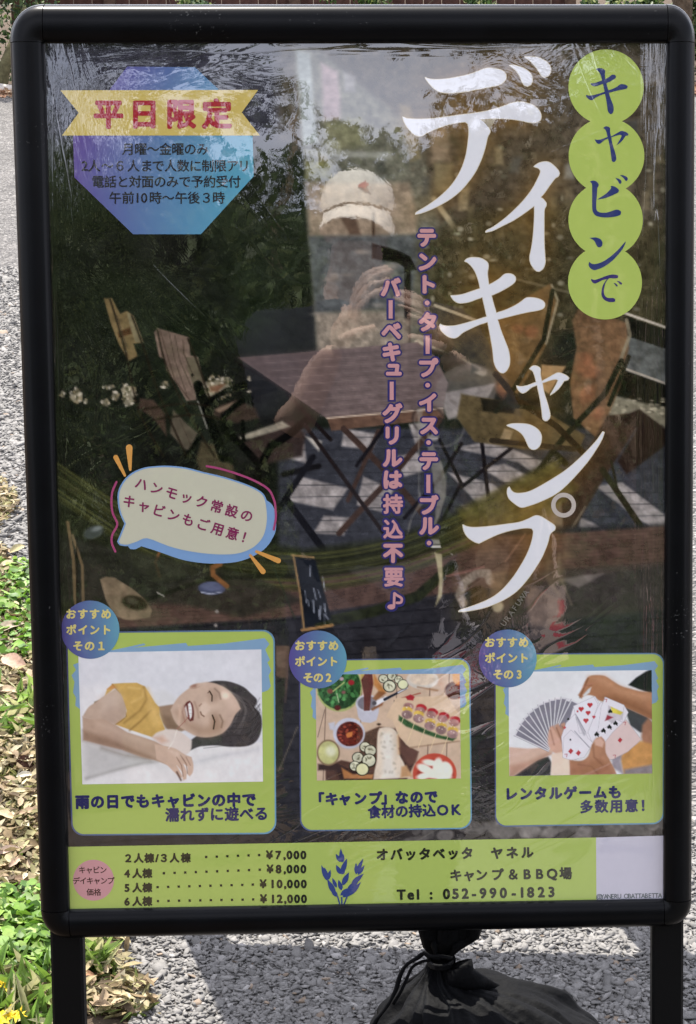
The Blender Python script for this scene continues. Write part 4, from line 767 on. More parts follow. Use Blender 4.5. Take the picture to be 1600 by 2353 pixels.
def build_print(sign):
    global Z0
    cv = paint_background(); poster = link('poster', cv.mesh('poster', 0.0, M_PRINT), sign)
    Zs = .00012
    # headline
    f = Flat()
    W = (212, 216, 222); edge = (205, 196, 168)
    for k, q in HEAD.items():
        c0 = q.mean(0)
        f.poly(q, W, .00022)
        d = np.roll(q, -1, 0) - np.roll(q, 1, 0); nn = np.stack([d[:, 1], -d[:, 0]], 1); nn /= np.linalg.norm(nn, axis=1)[:, None] + 1e-9
        ar = .5 * np.sum(q[:, 0] * np.roll(q[:, 1], -1) - np.roll(q[:, 0], -1) * q[:, 1]); f.poly(q + nn * (1.5 if ar > 0 else -1.5), edge, .00014)
    f.ring(1020 + 1088 / 3.95, 1100 + 240 / 3.95, 28.5, 18.5, (180, 172, 164), .0002)
    f.build('headline_lettering', poster)
    # green discs with blue brush letters
    f = Flat(); gr = (164, 188, 80)
    for i, (x, y, r) in enumerate([(1393, 200, 86.5), (1394, 358, 87), (1392, 505, 85.5), (1390.5, 649, 85)]): f.circ(x, y, r, r, gr, .0001 + i * .00002)
    f.build('green_disc_chain', poster)
    f = Flat()
    for i, q in enumerate(SMALL): f.poly(q, (44, 58, 112) if i < 8 else (56, 50, 108), .0003)
    f.build('disc_lettering', poster)
    # octagon badge
    c1 = (0, 0, 1.975); f = Flat(); gf = gradx(170, 585, (94, 66, 142), (70, 150, 176), 200, 300)
    f.poly(cc(*c1, [578,302,885,305,990,403,1147,617,1152,800,912,1063,605,1063,338,805,332,617,500,405]), None, .0001, gf)
    f.poly(cc(*c1, [275,410,1172,408,1098,510,1180,615,282,615,358,512]), (192, 172, 84), .0002); f.build('octagon_badge', poster)
    f = Flat()
    for ch, x in zip('平日限定', (493, 655, 822, 985)): put(f, ch, x / 1.975, 516 / 1.975, 70, (158, 20, 44), .0003, 0, 3.0, 1.0, n=10)
    dk = (36, 34, 46)
    for s, xa, xb, y in [('月曜〜金曜のみ', 583, 920, 676), ('2人〜６人まで人数に制限アリ', 385, 1108, 752), ('電話と対面のみで予約受付', 445, 1065, 824), ('午前10時〜午後３時', 524, 993, 897)]:
        if s[0] == '午': xs = [v / 1.975 for v in (524, 582, 625, 655, 706, 764, 823, 880, 938, 993)]
        elif s[0] == '2': xs = [v / 1.975 for v in (385, 428, 488, 545, 606, 666, 718, 775, 832, 888, 944, 1000, 1056, 1108)]
        else: xs = None
        text(f, s, xa / 1.975, y / 1.975, xb / 1.975, y / 1.975, 29.5, dk, .0003, .5, xs=xs, n=4)
    f.build('badge_lettering', poster)
    # vertical outlined writing
    f = Flat(); a8 = (840, 500, 5.05); a9 = (840, 940, 4.84); nv = (46, 44, 104); pk = (190, 138, 142)
    rows = [('テ', a8, 712, 235), ('ン', a8, 720, 515), ('ト', a8, 735, 775), ('・', a8, 717, 990), ('タ', a8, 722, 1210), ('|', a8, 722, 1475), ('プ', a8, 735, 1740), ('・', a8, 722, 1945), ('イ', a8, 722, 2145), ('ス', a9, 708, 190), ('・', a9, 702, 373), ('テ', a9, 705, 580), ('|', a9, 700, 832), ('ブ', a9, 710, 1065), ('ル', a9, 708, 1300), ('・', a9, 708, 1490),
            ('バ', a8, 295, 805), ('|', a8, 293, 1065), ('ベ', a8, 300, 1315), ('キ', a8, 303, 1560), ('ュ', a8, 330, 1765), ('|', a8, 305, 2010), ('グ', a9, 300, 45), ('リ', a9, 298, 295), ('ル', a9, 302, 545), ('は', a9, 306, 785), ('持', a9, 306, 1055), ('込', a9, 308, 1335), ('不', a9, 308, 1605), ('要', a9, 315, 1870), ('♪', a9, 330, 2140)]
    g = Flat()
    for i, (ch, a, u, v) in enumerate(rows):
        x, y = u / a[2] + a[0], v / a[2] + a[1]; zo = .0001 + (i % 2) * .00009
        if ch == '|':
            f.poly([x - 9.5, y - 25, x + 9.5, y - 25, x + 9.5, y + 25, x - 9.5, y + 25], nv, zo); g.poly([x - 4.6, y - 21, x + 4.6, y - 21, x + 4.6, y + 21, x - 4.6, y + 21], pk, .00045)
        elif ch == '・':
            f.circ(x, y, 9.5, 9.5, nv, zo, n=24); g.circ(x, y, 5.4, 5.4, pk, .00045, n=24)
        elif ch == '♪':
            f.stroke(cc(*a9, [320, 2060, 312, 2180]), 18, nv, zo, cap=True); f.stroke(cc(*a9, [322, 2050, 350, 2075, 400, 2110, 395, 2155, 345, 2160]), 17, nv, zo + .00002); f.circ(*cc(*a9, [290, 2195])[0], 15, 12, nv, zo + .00004, n=24)
            g.stroke(cc(*a9, [322, 2050, 318, 2185]), 6, pk, .00045); g.stroke(cc(*a9, [325, 2050, 350, 2070, 402, 2105, 395, 2150, 350, 2155]), 6, pk, .00047); g.circ(*cc(*a9, [288, 2200])[0], 9, 6, pk, .00049, n=24)
        else:
            sz = 46 if ch not in 'ュ' else 44
            put(f, ch, x, y, sz, nv, zo, 0, 6.6, 1.0, n=12, centre=True); put(f, ch, x, y, sz, nv, zo + .00001, 0, 3.6, 1.0, n=6, centre=True)
            dense = ch in '持要込'; put(g, ch, x, y, sz, pk, .00045, 0, 1.7 if dense else 2.7, 1.0, n=8, centre=True)
    f.build('vertical_lettering_outline', poster); g.build('vertical_lettering', poster)
    # speech bubble
    b = (240, 1000, 3.762); f = Flat()
    cream = [188,765,150,680,132,600,130,500,170,410,240,340,340,295,450,280,560,278,700,292,850,330,1000,365,1150,410,1280,460,1360,510,1390,570,1405,680,1400,780,1370,880,1300,960,1200,1010,1080,1030,900,1025,720,1000,560,960,370,890,280,920,200,945,140,940,125,920,150,860]
    q = cc(*b, cream); q = catmull(q, 3); d = np.roll(q, -1, 0) - np.roll(q, 1, 0); nn = np.stack([d[:, 1], -d[:, 0]], 1); nn /= np.linalg.norm(nn, axis=1)[:, None]
    bl = (112, 152, 200)
    f.poly(catmull(cc(*b, [205,960,225,985,270,985,320,960,450,1000,650,1070,800,1100,950,1110,1150,1095,1300,1040,1400,970,1460,880,1485,800,1480,680,1450,600,1400,560,900,700,300,880]), 3), bl, .0001)
    f.poly(q + nn * 3.6, bl, .00016); f.poly(q, (186, 187, 166), .0003); f.build('speech_bubble', poster)
    f = Flat(); mg = (160, 62, 112); og = (204, 146, 62)
    f.stroke(cc(*b, [885,268,1000,290,1150,335,1300,395,1420,470,1470,570,1480,650,1482,720,1465,815]), 5, mg, .0004); f.build('bubble_accent', poster); f = Flat(); f.stroke(cc(*b, [105,405,70,490,62,590,75,680,112,770,70,860,65,930,95,1005]), 5, mg, .0004); f.build('bubble_accent', poster)
    for (x0, y0, x1, y1, w, w2) in [(100,192,178,348,44,22),(215,108,224,298,58,22),(1262,1038,1372,1178,22,48),(1315,1006,1505,1085,24,46)]:
        f = Flat(); f.stroke(cc(*b, [x0, y0, x1, y1]), w / 3.762, og, .00042, w2 / 3.762); f.build('bubble_dash', poster)
    f = Flat(); mc = (126, 34, 86)
    text(f, 'ハンモック常設の', *cc(*b, [322, 420])[0], *cc(*b, [1232, 694])[0], 30, mc, .0005, .8, n=6); text(f, 'キャビンもご用意！', *cc(*b, [216, 572])[0], *cc(*b, [1236, 890])[0], 30, mc, .0005, .8, n=6); f.build('bubble_lettering', poster)
    # three offer cards
    cards = [((150, 1440, 3.16), [5,38,1522,22,1534,1506,46,1518], [95,190,1425,165,1437,1125,125,1145], 88, 'girl'),
             ((660, 1420, 3.511), [95,335,1478,322,1492,1702,105,1722], [230,455,1393,450,1403,1295,240,1312], 96, 'food'),
             ((1100, 1420, 3.59), [130,292,1532,288,1530,1700,135,1724], [248,445,1428,430,1433,1283,253,1305], 92, 'cards')]
    painters = dict(girl=paint_girl, food=paint_food, cards=paint_cards)
    gcol = (160, 184, 78); bcol = (120, 158, 190)
    for (x0, y0, sc), outer, photo, rad, nm in cards:
        f = Flat(); T = (x0, y0, sc); o = cc(*T, outer); r = rad / sc
        f.poly(rrect(o, r), None, .0001, gradx(o[0][0], o[1][0], (62, 54, 104), (96, 150, 182), o[0][1], o[0][1] + 200))
        cen = o.mean(0); inn = o + np.sign(cen - o) * (11 / sc); f.poly(rrect(inn, r - 2), gcol, .00016)
        p = cc(*T, photo); wd_ = p[1][0] - p[0][0]; ht = p[3][1] - p[0][1]
        U = lambda u, v: p[0] + (p[1] - p[0]) * u + (p[3] - p[0]) * v
        top = [(-.0, .02), (.05, -.005), (.2, -.018), (.36, -.062), (.37, -.05), (.3, -.03), (.59, -.06), (.6, -.036), (.8, -.05), (1.02, -.085), (1.045, -.04), (1.01, .02)]
        rgt = [(.99, -.01), (1.02, .0), (1.045, .08), (1.03, .1), (1.05, .16), (1.035, .2), (1.045, .28), (1.03, .31), (.99, .33)]
        lft = [(.01, .07), (-.03, .09), (-.015, .13), (-.04, .17), (-.025, .22), (-.035, .3), (-.02, .34), (-.025, .4), (.01, .44)]
        for i, g_ in enumerate((top, rgt, lft)): f.poly(np.array([U(*k) for k in g_]), bcol, .00022 + i * .00002)
        f.build('offer_card', poster)
        pc = painters[nm](); hh_, ww_ = pc.a.shape[:2]; pc.a = 255 * (np.clip(pc.a, 1, 255) / 255) ** .86; pc.a = np.clip(136 + (pc.a * .9 + pc.a.mean(2, keepdims=True) * .1 - 136) * 1.12, 4, 238) * (1 + .05 * (fbm(hh_, ww_, 60, 3, 31)[..., None] - .5)); qd = [p[0], p[1], p[2], p[3]]
        link('card_photograph', pc.mesh('card_photograph', .00034, M_PRINT, quad=qd), poster)
    nb = (38, 40, 92)
    f = Flat(); T = (150, 1440, 3.16)
    text(f, '雨の日でもキャビンの中で', *cc(*T, [125, 1272])[0], *cc(*T, [1335, 1255])[0], 33, nb, .0003, 1.9); text(f, '濡れずに遊べる', *cc(*T, [778, 1366])[0], *cc(*T, [1425, 1356])[0], 33, nb, .0003, 1.35)
    T = (660, 1420, 3.511)
    text(f, '「キャンプ」なので', *cc(*T, [262, 1462])[0], *cc(*T, [1165, 1442])[0], 31, nb, .0003, 1.9, xs=[660 + v / 3.511 for v in (245, 360, 465, 590, 710, 815, 925, 1045, 1162)]); text(f, '食材の持込OK', *cc(*T, [705, 1565])[0], *cc(*T, [1365, 1545])[0], 31, nb, .0003, 1.35)
    T = (1100, 1420, 3.59)
    text(f, 'レンタルゲームも', *cc(*T, [268, 1450])[0], *cc(*T, [1125, 1436])[0], 31, nb, .0003, 1.9); text(f, '多数用意！', *cc(*T, [890, 1556])[0], *cc(*T, [1385, 1545])[0], 31, nb, .0003, 1.35)
    f.build('card_lettering', poster)
    for (x, y, r) in [(207.8, 1447, 67), (730.6, 1515.4, 66.5), (1167, 1513, 66.5)]:
        f = Flat(); f.circ(x, y, r, r, None, .0005, gradx(x - r, x + r, (78, 68, 138), (88, 150, 174), y, y - 10)); f.build('round_badge', poster)
    yl = (206, 194, 108)
    for T, l3, rows3 in [((140, 1360, 4.9375), 'その１', ((115, 515, 250), (120, 515, 430), (195, 460, 612))), ((660, 1420, 3.511), 'その2', ((103, 375, 222), (105, 372, 350), (170, 335, 480))), ((1100, 1420, 3.59), 'その3', ((92, 372, 200), (95, 372, 330), (160, 335, 465)))]:
        f = Flat()
        for s, (xa, xb, y) in zip(('おすすめ', 'ポイント', l3), rows3): text(f, s, *cc(*T, [xa, y])[0], *cc(*T, [xb, y])[0], 24.5, yl, .00066, 1.1, n=6)
        f.build('badge_text', poster)
    # bottom price band
    f = Flat(); f.poly([156, 1946, 1370, 1924.5, 1371, 2078, 700, 2096, 158, 2100], gcol, .0001); f.poly([1370, 1924.5, 1530, 1920, 1528, 2074, 1371, 2078], (186, 186, 202), .00012)
    T = (140, 1920, 2.194); f.circ(*cc(*T, [165, 225])[0], 47, 47, (190, 136, 142), .0002); f.build('price_band', poster)
    f = Flat(); bk = (32, 36, 18); X = lambda u: 140 + u / 2.194; Y = lambda v: 1920 + v / 2.194
    text(f, '２人棟/３人棟', X(340), Y(114), X(632), Y(112), 22.5, bk, .0003, 1.3, xs=[X(v) for v in (340, 393, 446, 485, 520, 573, 630)], n=6)
    for n_, y in (('4', 190), ('5', 262), ('6', 331)): text(f, n_ + '人棟', X(334), Y(y + 1), X(436), Y(y), 22.5, bk, .0003, 1.3, n=6)
    for y0, y1, xa, xb, n_ in ((108, 98, 733, 1000, 6), (190, 172, 520, 1003, 10), (260, 247, 488, 968, 10), (330, 322, 490, 970, 10)):
        for k in range(n_):
            t = k / (n_ - 1); x, y = X(xa + (xb - xa) * t), Y(y0 + (y1 - y0) * t); f.poly([x - 2.7, y - 2.7, x + 2.7, y - 2.7, x + 2.7, y + 2.7, x - 2.7, y + 2.7], bk, .0003)
    for s, y, xs in (('¥7,000', 97, (1052, 1097, 1128, 1153, 1188, 1223)), ('¥8,000', 168, (1055, 1098, 1129, 1153, 1188, 1223)), ('¥10,000', 243, (1020, 1068, 1103, 1131, 1155, 1190, 1225)), ('¥12,000', 318, (1022, 1070, 1104, 1132, 1156, 1191, 1226))):
        text(f, s, 0, Y(y), 1, Y(y), 24, bk, .0003, 1.4, rot=-.01, xs=[X(v) for v in xs], n=6)
    rd = (62, 26, 34)
    text(f, 'キャビン', X(108), Y(173), X(214), Y(173), 17.5, rd, .0003, .35, n=4); text(f, 'デイキャンプ', X(78), Y(228), X(252), Y(227), 17.5, rd, .0003, .35, n=4); text(f, '価格', X(148), Y(285), X(185), Y(285), 17, rd, .0003, .35, n=4)
    f.build('price_lettering', poster)
    f = Flat(); X = lambda u: 720 + u / 1.927; Y = lambda v: 1910 + v / 1.927
    text(f, 'オバッタベッタ', X(306), Y(103), X(682), Y(97), 29, bk, .0003, 1.5, n=6); text(f, 'ヤネル', X(814), Y(97), X(948), Y(93), 29, bk, .0003, 1.5, n=6)
    text(f, 'キャンプ＆BBQ場', X(632), Y(195), X(1118), Y(186), 29, bk, .0003, 1.3, xs=[X(v) for v in (632, 690, 745, 815, 885, 948, 1003, 1058, 1118)], n=6)
    text(f, 'Tel:052-990-1823', X(368), Y(280), X(1080), Y(268), 30, bk, .0003, 1.5, xs=[X(v) for v in (390, 432, 464, 522, 590, 630, 673, 712, 752, 796, 842, 888, 925, 963, 1010, 1055)], n=6)
    f.build('contact_lettering', poster)
    f = Flat(); text(f, '@YANERU_OBATTABETTA', X(1266), Y(289), X(1536), Y(284), 14.5, (84, 96, 100), .0003, .3, sx=.9, n=4); f.build('account_lettering', poster)
    # blue plant emblem
    f = Flat(); pb = (48, 66, 128)
    def leaf(x0, y0, x1, y1, w):
        p, q = np.array([x0, y0], float), np.array([x1, y1], float); d = q - p; n = np.array([-d[1], d[0]]) / np.linalg.norm(d); o = []
        for t in np.linspace(0, 1, 9): o.append(p + d * t + n * w * math.sin(math.pi * t ** .8))
        for t in np.linspace(1, 0, 9)[1:-1]: o.append(p + d * t - n * w * math.sin(math.pi * t ** .8))
        f.poly(cc(720, 1910, 1.927, np.array(o).ravel()), pb, .0003 + rng.uniform(0, .00008))
    for q in [(125,138,122,76,9),(120,136,100,100,8),(130,138,134,100,7),(124,190,150,120,11),(122,190,102,150,10),(126,192,140,165,8),(62,218,36,150,10),(60,218,50,160,11),(66,216,76,170,8),(188,192,222,120,9),(190,190,190,140,8),(198,194,228,150,8),(98,280,62,212,12),(104,250,84,206,8),(130,240,158,182,12),(126,262,112,215,10),(108,290,78,256,10),(150,262,200,222,12),(168,236,224,188,11),(120,284,170,250,12),(130,292,196,250,12),(160,285,212,225,10)]: leaf(*q)
    for q in [(108, 288, 118, 326), (126, 290, 127, 326), (150, 290, 136, 326)]: f.stroke(cc(720, 1910, 1.927, q), 3.2, pb, .0004, cap=False)
    f.build('plant_emblem', poster)
    f = Flat(); text(f, 'URAFUWA', 1158, 1432, 1208, 1362, 17, (104, 100, 94), .0002, .5, rot=-.95, n=4); f.build('strap_lettering', poster)
    return poster
# ================================================================ ground
def noise2(seed=0):
    pass
M_SOIL = mat('soil', (.075, .055, .038), .95, .1, noise=(14, .35), bump=(60, .01))
def asphalt_mat():
    m = bpy.data.materials.new('asphalt'); m.use_nodes = True; n = m.node_tree; N = n.nodes; L = n.links; b = N['Principled BSDF']; t = N.new('ShaderNodeTexCoord')
    b.inputs['Roughness'].default_value = .85; b.inputs['Specular IOR Level'].default_value = .3
    v = N.new('ShaderNodeTexVoronoi'); v.inputs['Scale'].default_value = 62; L.new(t.outputs['Object'], v.inputs[0])
    v2 = N.new('ShaderNodeTexVoronoi'); v2.feature = 'DISTANCE_TO_EDGE'; v2.inputs['Scale'].default_value = 62; L.new(t.outputs['Object'], v2.inputs[0])
    z = N.new('ShaderNodeTexNoise'); z.inputs['Scale'].default_value = 3; z.inputs['Detail'].default_value = 8; L.new(t.outputs['Object'], z.inputs[0])
    cr = N.new('ShaderNodeValToRGB'); cr.color_ramp.elements[0].color = (.07, .066, .062, 1); cr.color_ramp.elements[1].color = (.30, .28, .26, 1); L.new(v.outputs['Color'], cr.inputs[0])
    mr = N.new('ShaderNodeMapRange'); mr.inputs[1].default_value = .3; mr.inputs[2].default_value = .7; mr.inputs[3].default_value = .8; mr.inputs[4].default_value = 1.15; L.new(z.outputs[0], mr.inputs[0])
    ed = N.new('ShaderNodeMapRange'); ed.inputs[1].default_value = 0; ed.inputs[2].default_value = .12; ed.inputs[3].default_value = .35; ed.inputs[4].default_value = 1; L.new(v2.outputs[0], ed.inputs[0])
    m1 = N.new('ShaderNodeMath'); m1.operation = 'MULTIPLY'; L.new(mr.outputs[0], m1.inputs[0]); L.new(ed.outputs[0], m1.inputs[1])
    s = N.new('ShaderNodeVectorMath'); s.operation = 'SCALE'; L.new(cr.outputs[0], s.inputs[0]); L.new(m1.outputs[0], s.inputs['Scale']); L.new(s.outputs[0], b.inputs['Base Color'])
    mn = N.new('ShaderNodeMapRange'); mn.inputs[1].default_value = 0; mn.inputs[2].default_value = .3; L.new(v2.outputs[0], mn.inputs[0])
    ad = N.new('ShaderNodeMath'); ad.operation = 'MULTIPLY_ADD'; L.new(v.outputs['Color'], ad.inputs[0]); ad.inputs[1].default_value = 1.0; L.new(mn.outputs[0], ad.inputs[2])
    bp = N.new('ShaderNodeBump'); bp.inputs['Distance'].default_value = .008; L.new(ad.outputs[0], bp.inputs['Height']); L.new(bp.outputs[0], b.inputs['Normal'])
    return m
M_ASPH = asphalt_mat()
M_STONE = mat('asphalt_aggregate', (.25, .24, .23), .8, .35, attr=True, noise=(500, .12))
# edge of the road (left verge): from near to far
V0, V1 = G(255, 2353)[:2], G(0, 1240)[:2]
vd = (V1 - V0) / np.linalg.norm(V1 - V0)
def verge_x(y):      # x of the asphalt edge at depth y
    t = (y - V0[1]) / vd[1]
    base = V0[0] + vd[0] * t
    return base + .03 * math.sin(y * 5.3) + .018 * math.sin(y * 13.1 + 1) + .008 * math.sin(y * 41)
FAR = G(10, 212)[1]
def strip_mesh(name, ys, xl, xr, z, m):
    V, F = [], []
    for y in ys: V += [(xl(y), y, z), (xr(y), y, z)]
    for i in range(len(ys) - 1): F.append((2 * i, 2 * i + 1, 2 * i + 3, 2 * i + 2))
    me = bpy.data.meshes.new(name); me.from_pydata(V, [], F); me.materials.append(m); return me
ground = MB(); ground.add([(-150, -150, -.02), (150, -150, -.02), (150, 150, -.02), (-150, 150, -.02)], [(0, 1, 2, 3)])
link('ground', ground.mesh('ground', M_SOIL), kind='structure')
ys = list(np.arange(-14, 2, 1.0)) + list(np.arange(2, 6, .02)) + list(np.arange(6, FAR, .25)) + [FAR]
link('asphalt_road', strip_mesh('asphalt_road', ys, lambda y: verge_x(max(y, 1.5)) if y < 5.6 else verge_x(5.6) - (y - 5.6) * 1.4, lambda y: 9.0, 0.0, M_ASPH), kind='structure')
# coarse aggregate lying proud in the road surface near the sign
ico_v = []; ph = (1 + 5 ** .5) / 2
for a, b_ in ((1, ph), (-1, ph), (1, -ph), (-1, -ph)): ico_v += [(0, a, b_), (a, b_, 0), (b_, 0, a)]
ico_v = np.array(ico_v) / math.sqrt(1 + ph * ph)
import itertools
ico_f = []
dd = np.linalg.norm(ico_v[:, None] - ico_v[None], axis=2); el = dd[dd > .01].min() * 1.05
for i, j, k in itertools.combinations(range(12), 3):
    if dd[i, j] < el and dd[j, k] < el and dd[i, k] < el:
        n_ = np.cross(ico_v[j] - ico_v[i], ico_v[k] - ico_v[i]); ico_f.append((i, j, k) if n_ @ ico_v[i] > 0 else (i, k, j))
ico_f = np.array(ico_f)
def stones(centres, size, seed, flat=.55):
    r = np.random.default_rng(seed); n = len(centres); sc = size * r.lognormal(0, .36, (n, 1, 1)) * np.stack([r.uniform(.8, 1.35, n), r.uniform(.7, 1.1, n), r.uniform(.4, .8, n) * flat / .55], 1)[:, None, :]
    V = np.sign(ico_v[None]) * np.abs(ico_v[None]) ** 1.0 * (1 + r.uniform(-.42, .38, (n, 12, 1))) * sc; V[..., 2] = np.minimum(V[..., 2], size * .24 * r.uniform(.4, 1.3, (n, 1))); a = r.uniform(0, 6.28, n); c, s_ = np.cos(a)[:, None], np.sin(a)[:, None]; x = V[..., 0] * c - V[..., 1] * s_; y = V[..., 0] * s_ + V[..., 1] * c
    tx, ty = r.normal(0, .28, (n, 1)), r.normal(0, .28, (n, 1)); z = V[..., 2] + x * tx + y * ty
    V = np.stack([x, y, z], 2) + centres[:, None]; F = (ico_f[None] + (np.arange(n) * 12)[:, None, None]).reshape(-1, 3)
    g = r.uniform(.125, .20, (n, 1, 1)) * np.where(r.random((n, 1, 1)) < .04, 1.5, 1); col = np.repeat(np.clip(g, .05, .3), 12, 1) * np.concatenate([np.ones((n, 12, 1)), np.full((n, 12, 1), .955), np.full((n, 12, 1), .895)], 2)
    col[r.random(n) < .012] *= np.array([1.25, 1.0, .78])
    return V.reshape(-1, 3), F, col.reshape(-1, 3)
def grid_pts(x0, x1, y0, y1, sp, seed, cond=None):
    r = np.random.default_rng(seed); X, Y = np.meshgrid(np.arange(x0, x1, sp), np.arange(y0, y1, sp)); X = X + (np.arange(X.shape[0])[:, None] % 2) * sp * .5
    P = np.stack([X.ravel(), Y.ravel()], 1) + r.uniform(-.42, .42, (X.size, 2)) * sp
    if cond is not None: P = P[cond(P)]
    return np.concatenate([P, (r.normal(.001, .0012, len(P)))[:, None]], 1)
vx = np.vectorize(verge_x)
P1 = grid_pts(-.58, .52, 2.36, 2.98, .0052, 3, lambda P: P[:, 0] > vx(P[:, 1]) + .005)
P2 = grid_pts(-1.75, 0, 3.6, 8.2, .0085, 4, lambda P: (P[:, 0] > np.maximum(vx(np.minimum(P[:, 1], 5.6)) - np.maximum(P[:, 1] - 5.6, 0) * 1.4, -.222 * P[:, 1] - .08)) & (P[:, 0] < -.155 * P[:, 1]))
P3 = grid_pts(.2, 1.3, 2.6, 7, .0112, 5, lambda P: (P[:, 0] > .095 * P[:, 1]) & (P[:, 0] < .13 * P[:, 1]))
for k, (P_, sz) in enumerate(((P1, .0044), (P2, .0060), (P3, .0062))):
    V, F, c_ = stones(P_, sz, 20 + k); link('asphalt_aggregate', fmesh('asphalt_aggregate', V, F, c_, M_STONE), kind='stuff')

# ================================================================ the sign
sign = bpy.data.objects.new('poster_stand', None); COL.objects.link(sign)
Mw = np.eye(4); Mw[:3, 0] = SW[:, 0]; Mw[:3, 1] = -SW[:, 1]; Mw[:3, 2] = NRM; Mw[:3, 3] = ROOT; sign.matrix_world = Matrix(Mw.tolist())
sign['label'] = 'black framed poster stand advertising day camping, standing on the asphalt'; sign['category'] = 'sign'
poster = build_print(sign)
bk = MB(); q = [S(*p, -.004) for p in ((60, 60), (1570, 60), (1560, 2110), (120, 2130))]; q2 = [np.array([p[0], p[1], -.012]) for p in q]
bk.add(q + q2, [(0, 3, 2, 1), (4, 5, 6, 7), (0, 1, 5, 4), (1, 2, 6, 5), (2, 3, 7, 6), (3, 0, 4, 7)]); link('back_panel', bk.mesh('back_panel', M_BACK), sign)
INN = np.array([S(*p, .004)[:2] for p in ((101, 98), (1533, 98), (1525, 2067), (160, 2091))])          # opening corners
OUT = dict(l=(S(21, 98, .002), S(92, 2091, .002)), r=(S(1599, 98, .002), S(1591, 2067, .002)), t=(S(101, 8, .002), S(1533, 8, .002)), b=(S(165, 2158, .002), S(1525, 2131, .002)))
PROF = [(0, -.012), (0, -.004), (.03, .0005), (.055, .0026), (.058, .0016), (.064, .0016), (.067, .0034), (.15, .0072), (.24, .0095), (.36, .0113), (.5, .0122), (.7, .0117), (.86, .0103), (.94, .0085), (.985, .006), (1.0, .003), (1.0, -.0005)]
def rail(name, o0, o1, i0, i1):
    m = MB(); n = len(PROF); o0, o1 = np.array(o0[:2]), np.array(o1[:2])
    for (o, i) in ((o0, i0), (o1, i1)):
        for t, z in PROF: p = o + (i - o) * t; m.v.append((p[0], p[1], z))
    for k in range(n - 1): m.f.append((k, k + 1, n + k + 1, n + k))
    m.f += [tuple(range(n))[::-1], tuple(range(n, 2 * n))]
    me = m.mesh(name, M_FRAME); 
    for p_ in me.polygons: p_.use_smooth = len(p_.vertices) == 4
    o = link(name, me, sign); md = o.modifiers.new('edge', 'EDGE_SPLIT'); md.split_angle = R_(40); return o
g_ = .0004
def shift(a, b, d): a, b = np.array(a[:2]), np.array(b[:2]); u = (b - a) / np.linalg.norm(b - a); return a + u * d, b - u * d
o = shift(*OUT['t'], g_); i = shift(INN[0], INN[1], g_); rail('top_rail', *o, *i)
o = shift(*OUT['r'], g_); i = shift(INN[1], INN[2], g_); rail('side_rail', *o, *i)
o = shift(OUT['b'][1], OUT['b'][0], g_); i = shift(INN[2], INN[3], g_); rail('bottom_rail', *o, *i)
o = shift(OUT['l'][1], OUT['l'][0], g_); i = shift(INN[3], INN[0], g_); rail('side_rail', *o, *i)
# corner caps: the rail profile swept round a quarter turn
for ci, (pa, pb) in enumerate(((OUT['l'][0], OUT['t'][0]), (OUT['t'][1], OUT['r'][0]), (OUT['r'][1], OUT['b'][1]), (OUT['b'][0], OUT['l'][1]))):
    c = INN[ci]; a, b_ = np.array(pa[:2]) - c, np.array(pb[:2]) - c; m = MB(); n = len(PROF); K = 14
    for k in range(K + 1):
        th = k / K * math.pi / 2; th = .006 + th * (1 - .0075); d = a * math.cos(th) ** .92 + b_ * math.sin(th) ** .92
        for t, z in PROF: p = c + d * (1 - t) * 1.006; m.v.append((p[0], p[1], z + .0005))
    for k in range(K):
        for j in range(n - 1): m.f.append((k * n + j, k * n + j + 1, (k + 1) * n + j + 1, (k + 1) * n + j))
    m.f.append(tuple(range(n))[::-1]); e = K * n; m.f.append(tuple(range(e, e + n)))
    me = m.mesh('corner_cap', M_CAPS)
    for p_ in me.polygons: p_.use_smooth = len(p_.vertices) == 4
    o = link('corner_cap', me, sign); md = o.modifiers.new('edge', 'EDGE_SPLIT'); md.split_angle = R_(40)
# legs: flat tubes behind the frame down to the asphalt
for (xa, xb, yy) in ((119, 193, 2300), (1499, 1571, 2300)):
    a = S(xa, yy, -.014); b_ = S(xb, yy, -.014); m = MB(); w0, w1 = a[0], b_[0]; e = .0025; z0, z1 = -.034, -.014
    ring_ = [(w0 + e, z0), (w1 - e, z0), (w1, z0 + e), (w1, z1 - e), (w1 - e, z1), (w0 + e, z1), (w0, z1 - e), (w0, z0 + e)]
    vt = INN[0][1] - .05
    for v in (.018, vt):
        for (u, z) in ring_: m.v.append((u, v, z))
    for k in range(8): m.f.append((k, (k + 1) % 8, 8 + (k + 1) % 8, 8 + k))
    m.f += [tuple(range(8))[::-1], tuple(range(8, 16))]; leg = link('leg', m.mesh('leg', M_LEG), sign)
    ft = MB(); ft.box((w0 - .003, .002, z0 - .003), (w1 + .003, .03, z1 + .003)); link('rubber_foot', ft.mesh('rubber_foot', M_CAPS), leg)
    bt = MB(); bt.box(((w0 + w1) / 2 - .02, .012, -.30), ((w0 + w1) / 2 + .02, .03, -.0345)); bt.box(((w0 + w1) / 2 - .02, .012, -.0135), ((w0 + w1) / 2 + .02, .03, .16)); link('floor_bar', bt.mesh('floor_bar', M_LEG), leg)
cb = MB(); a = S(230, 2300, -.02); b_ = S(1460, 2300, -.02); vv = S(800, 2085, -.02)[1]
cb.box((S(193, 2200, -.014)[0] + .0002, vv - .012, -.030), (S(1499, 2200, -.014)[0] - .0002, vv + .018, -.016)); link('cross_bar', cb.mesh('cross_bar', M_LEG), sign)
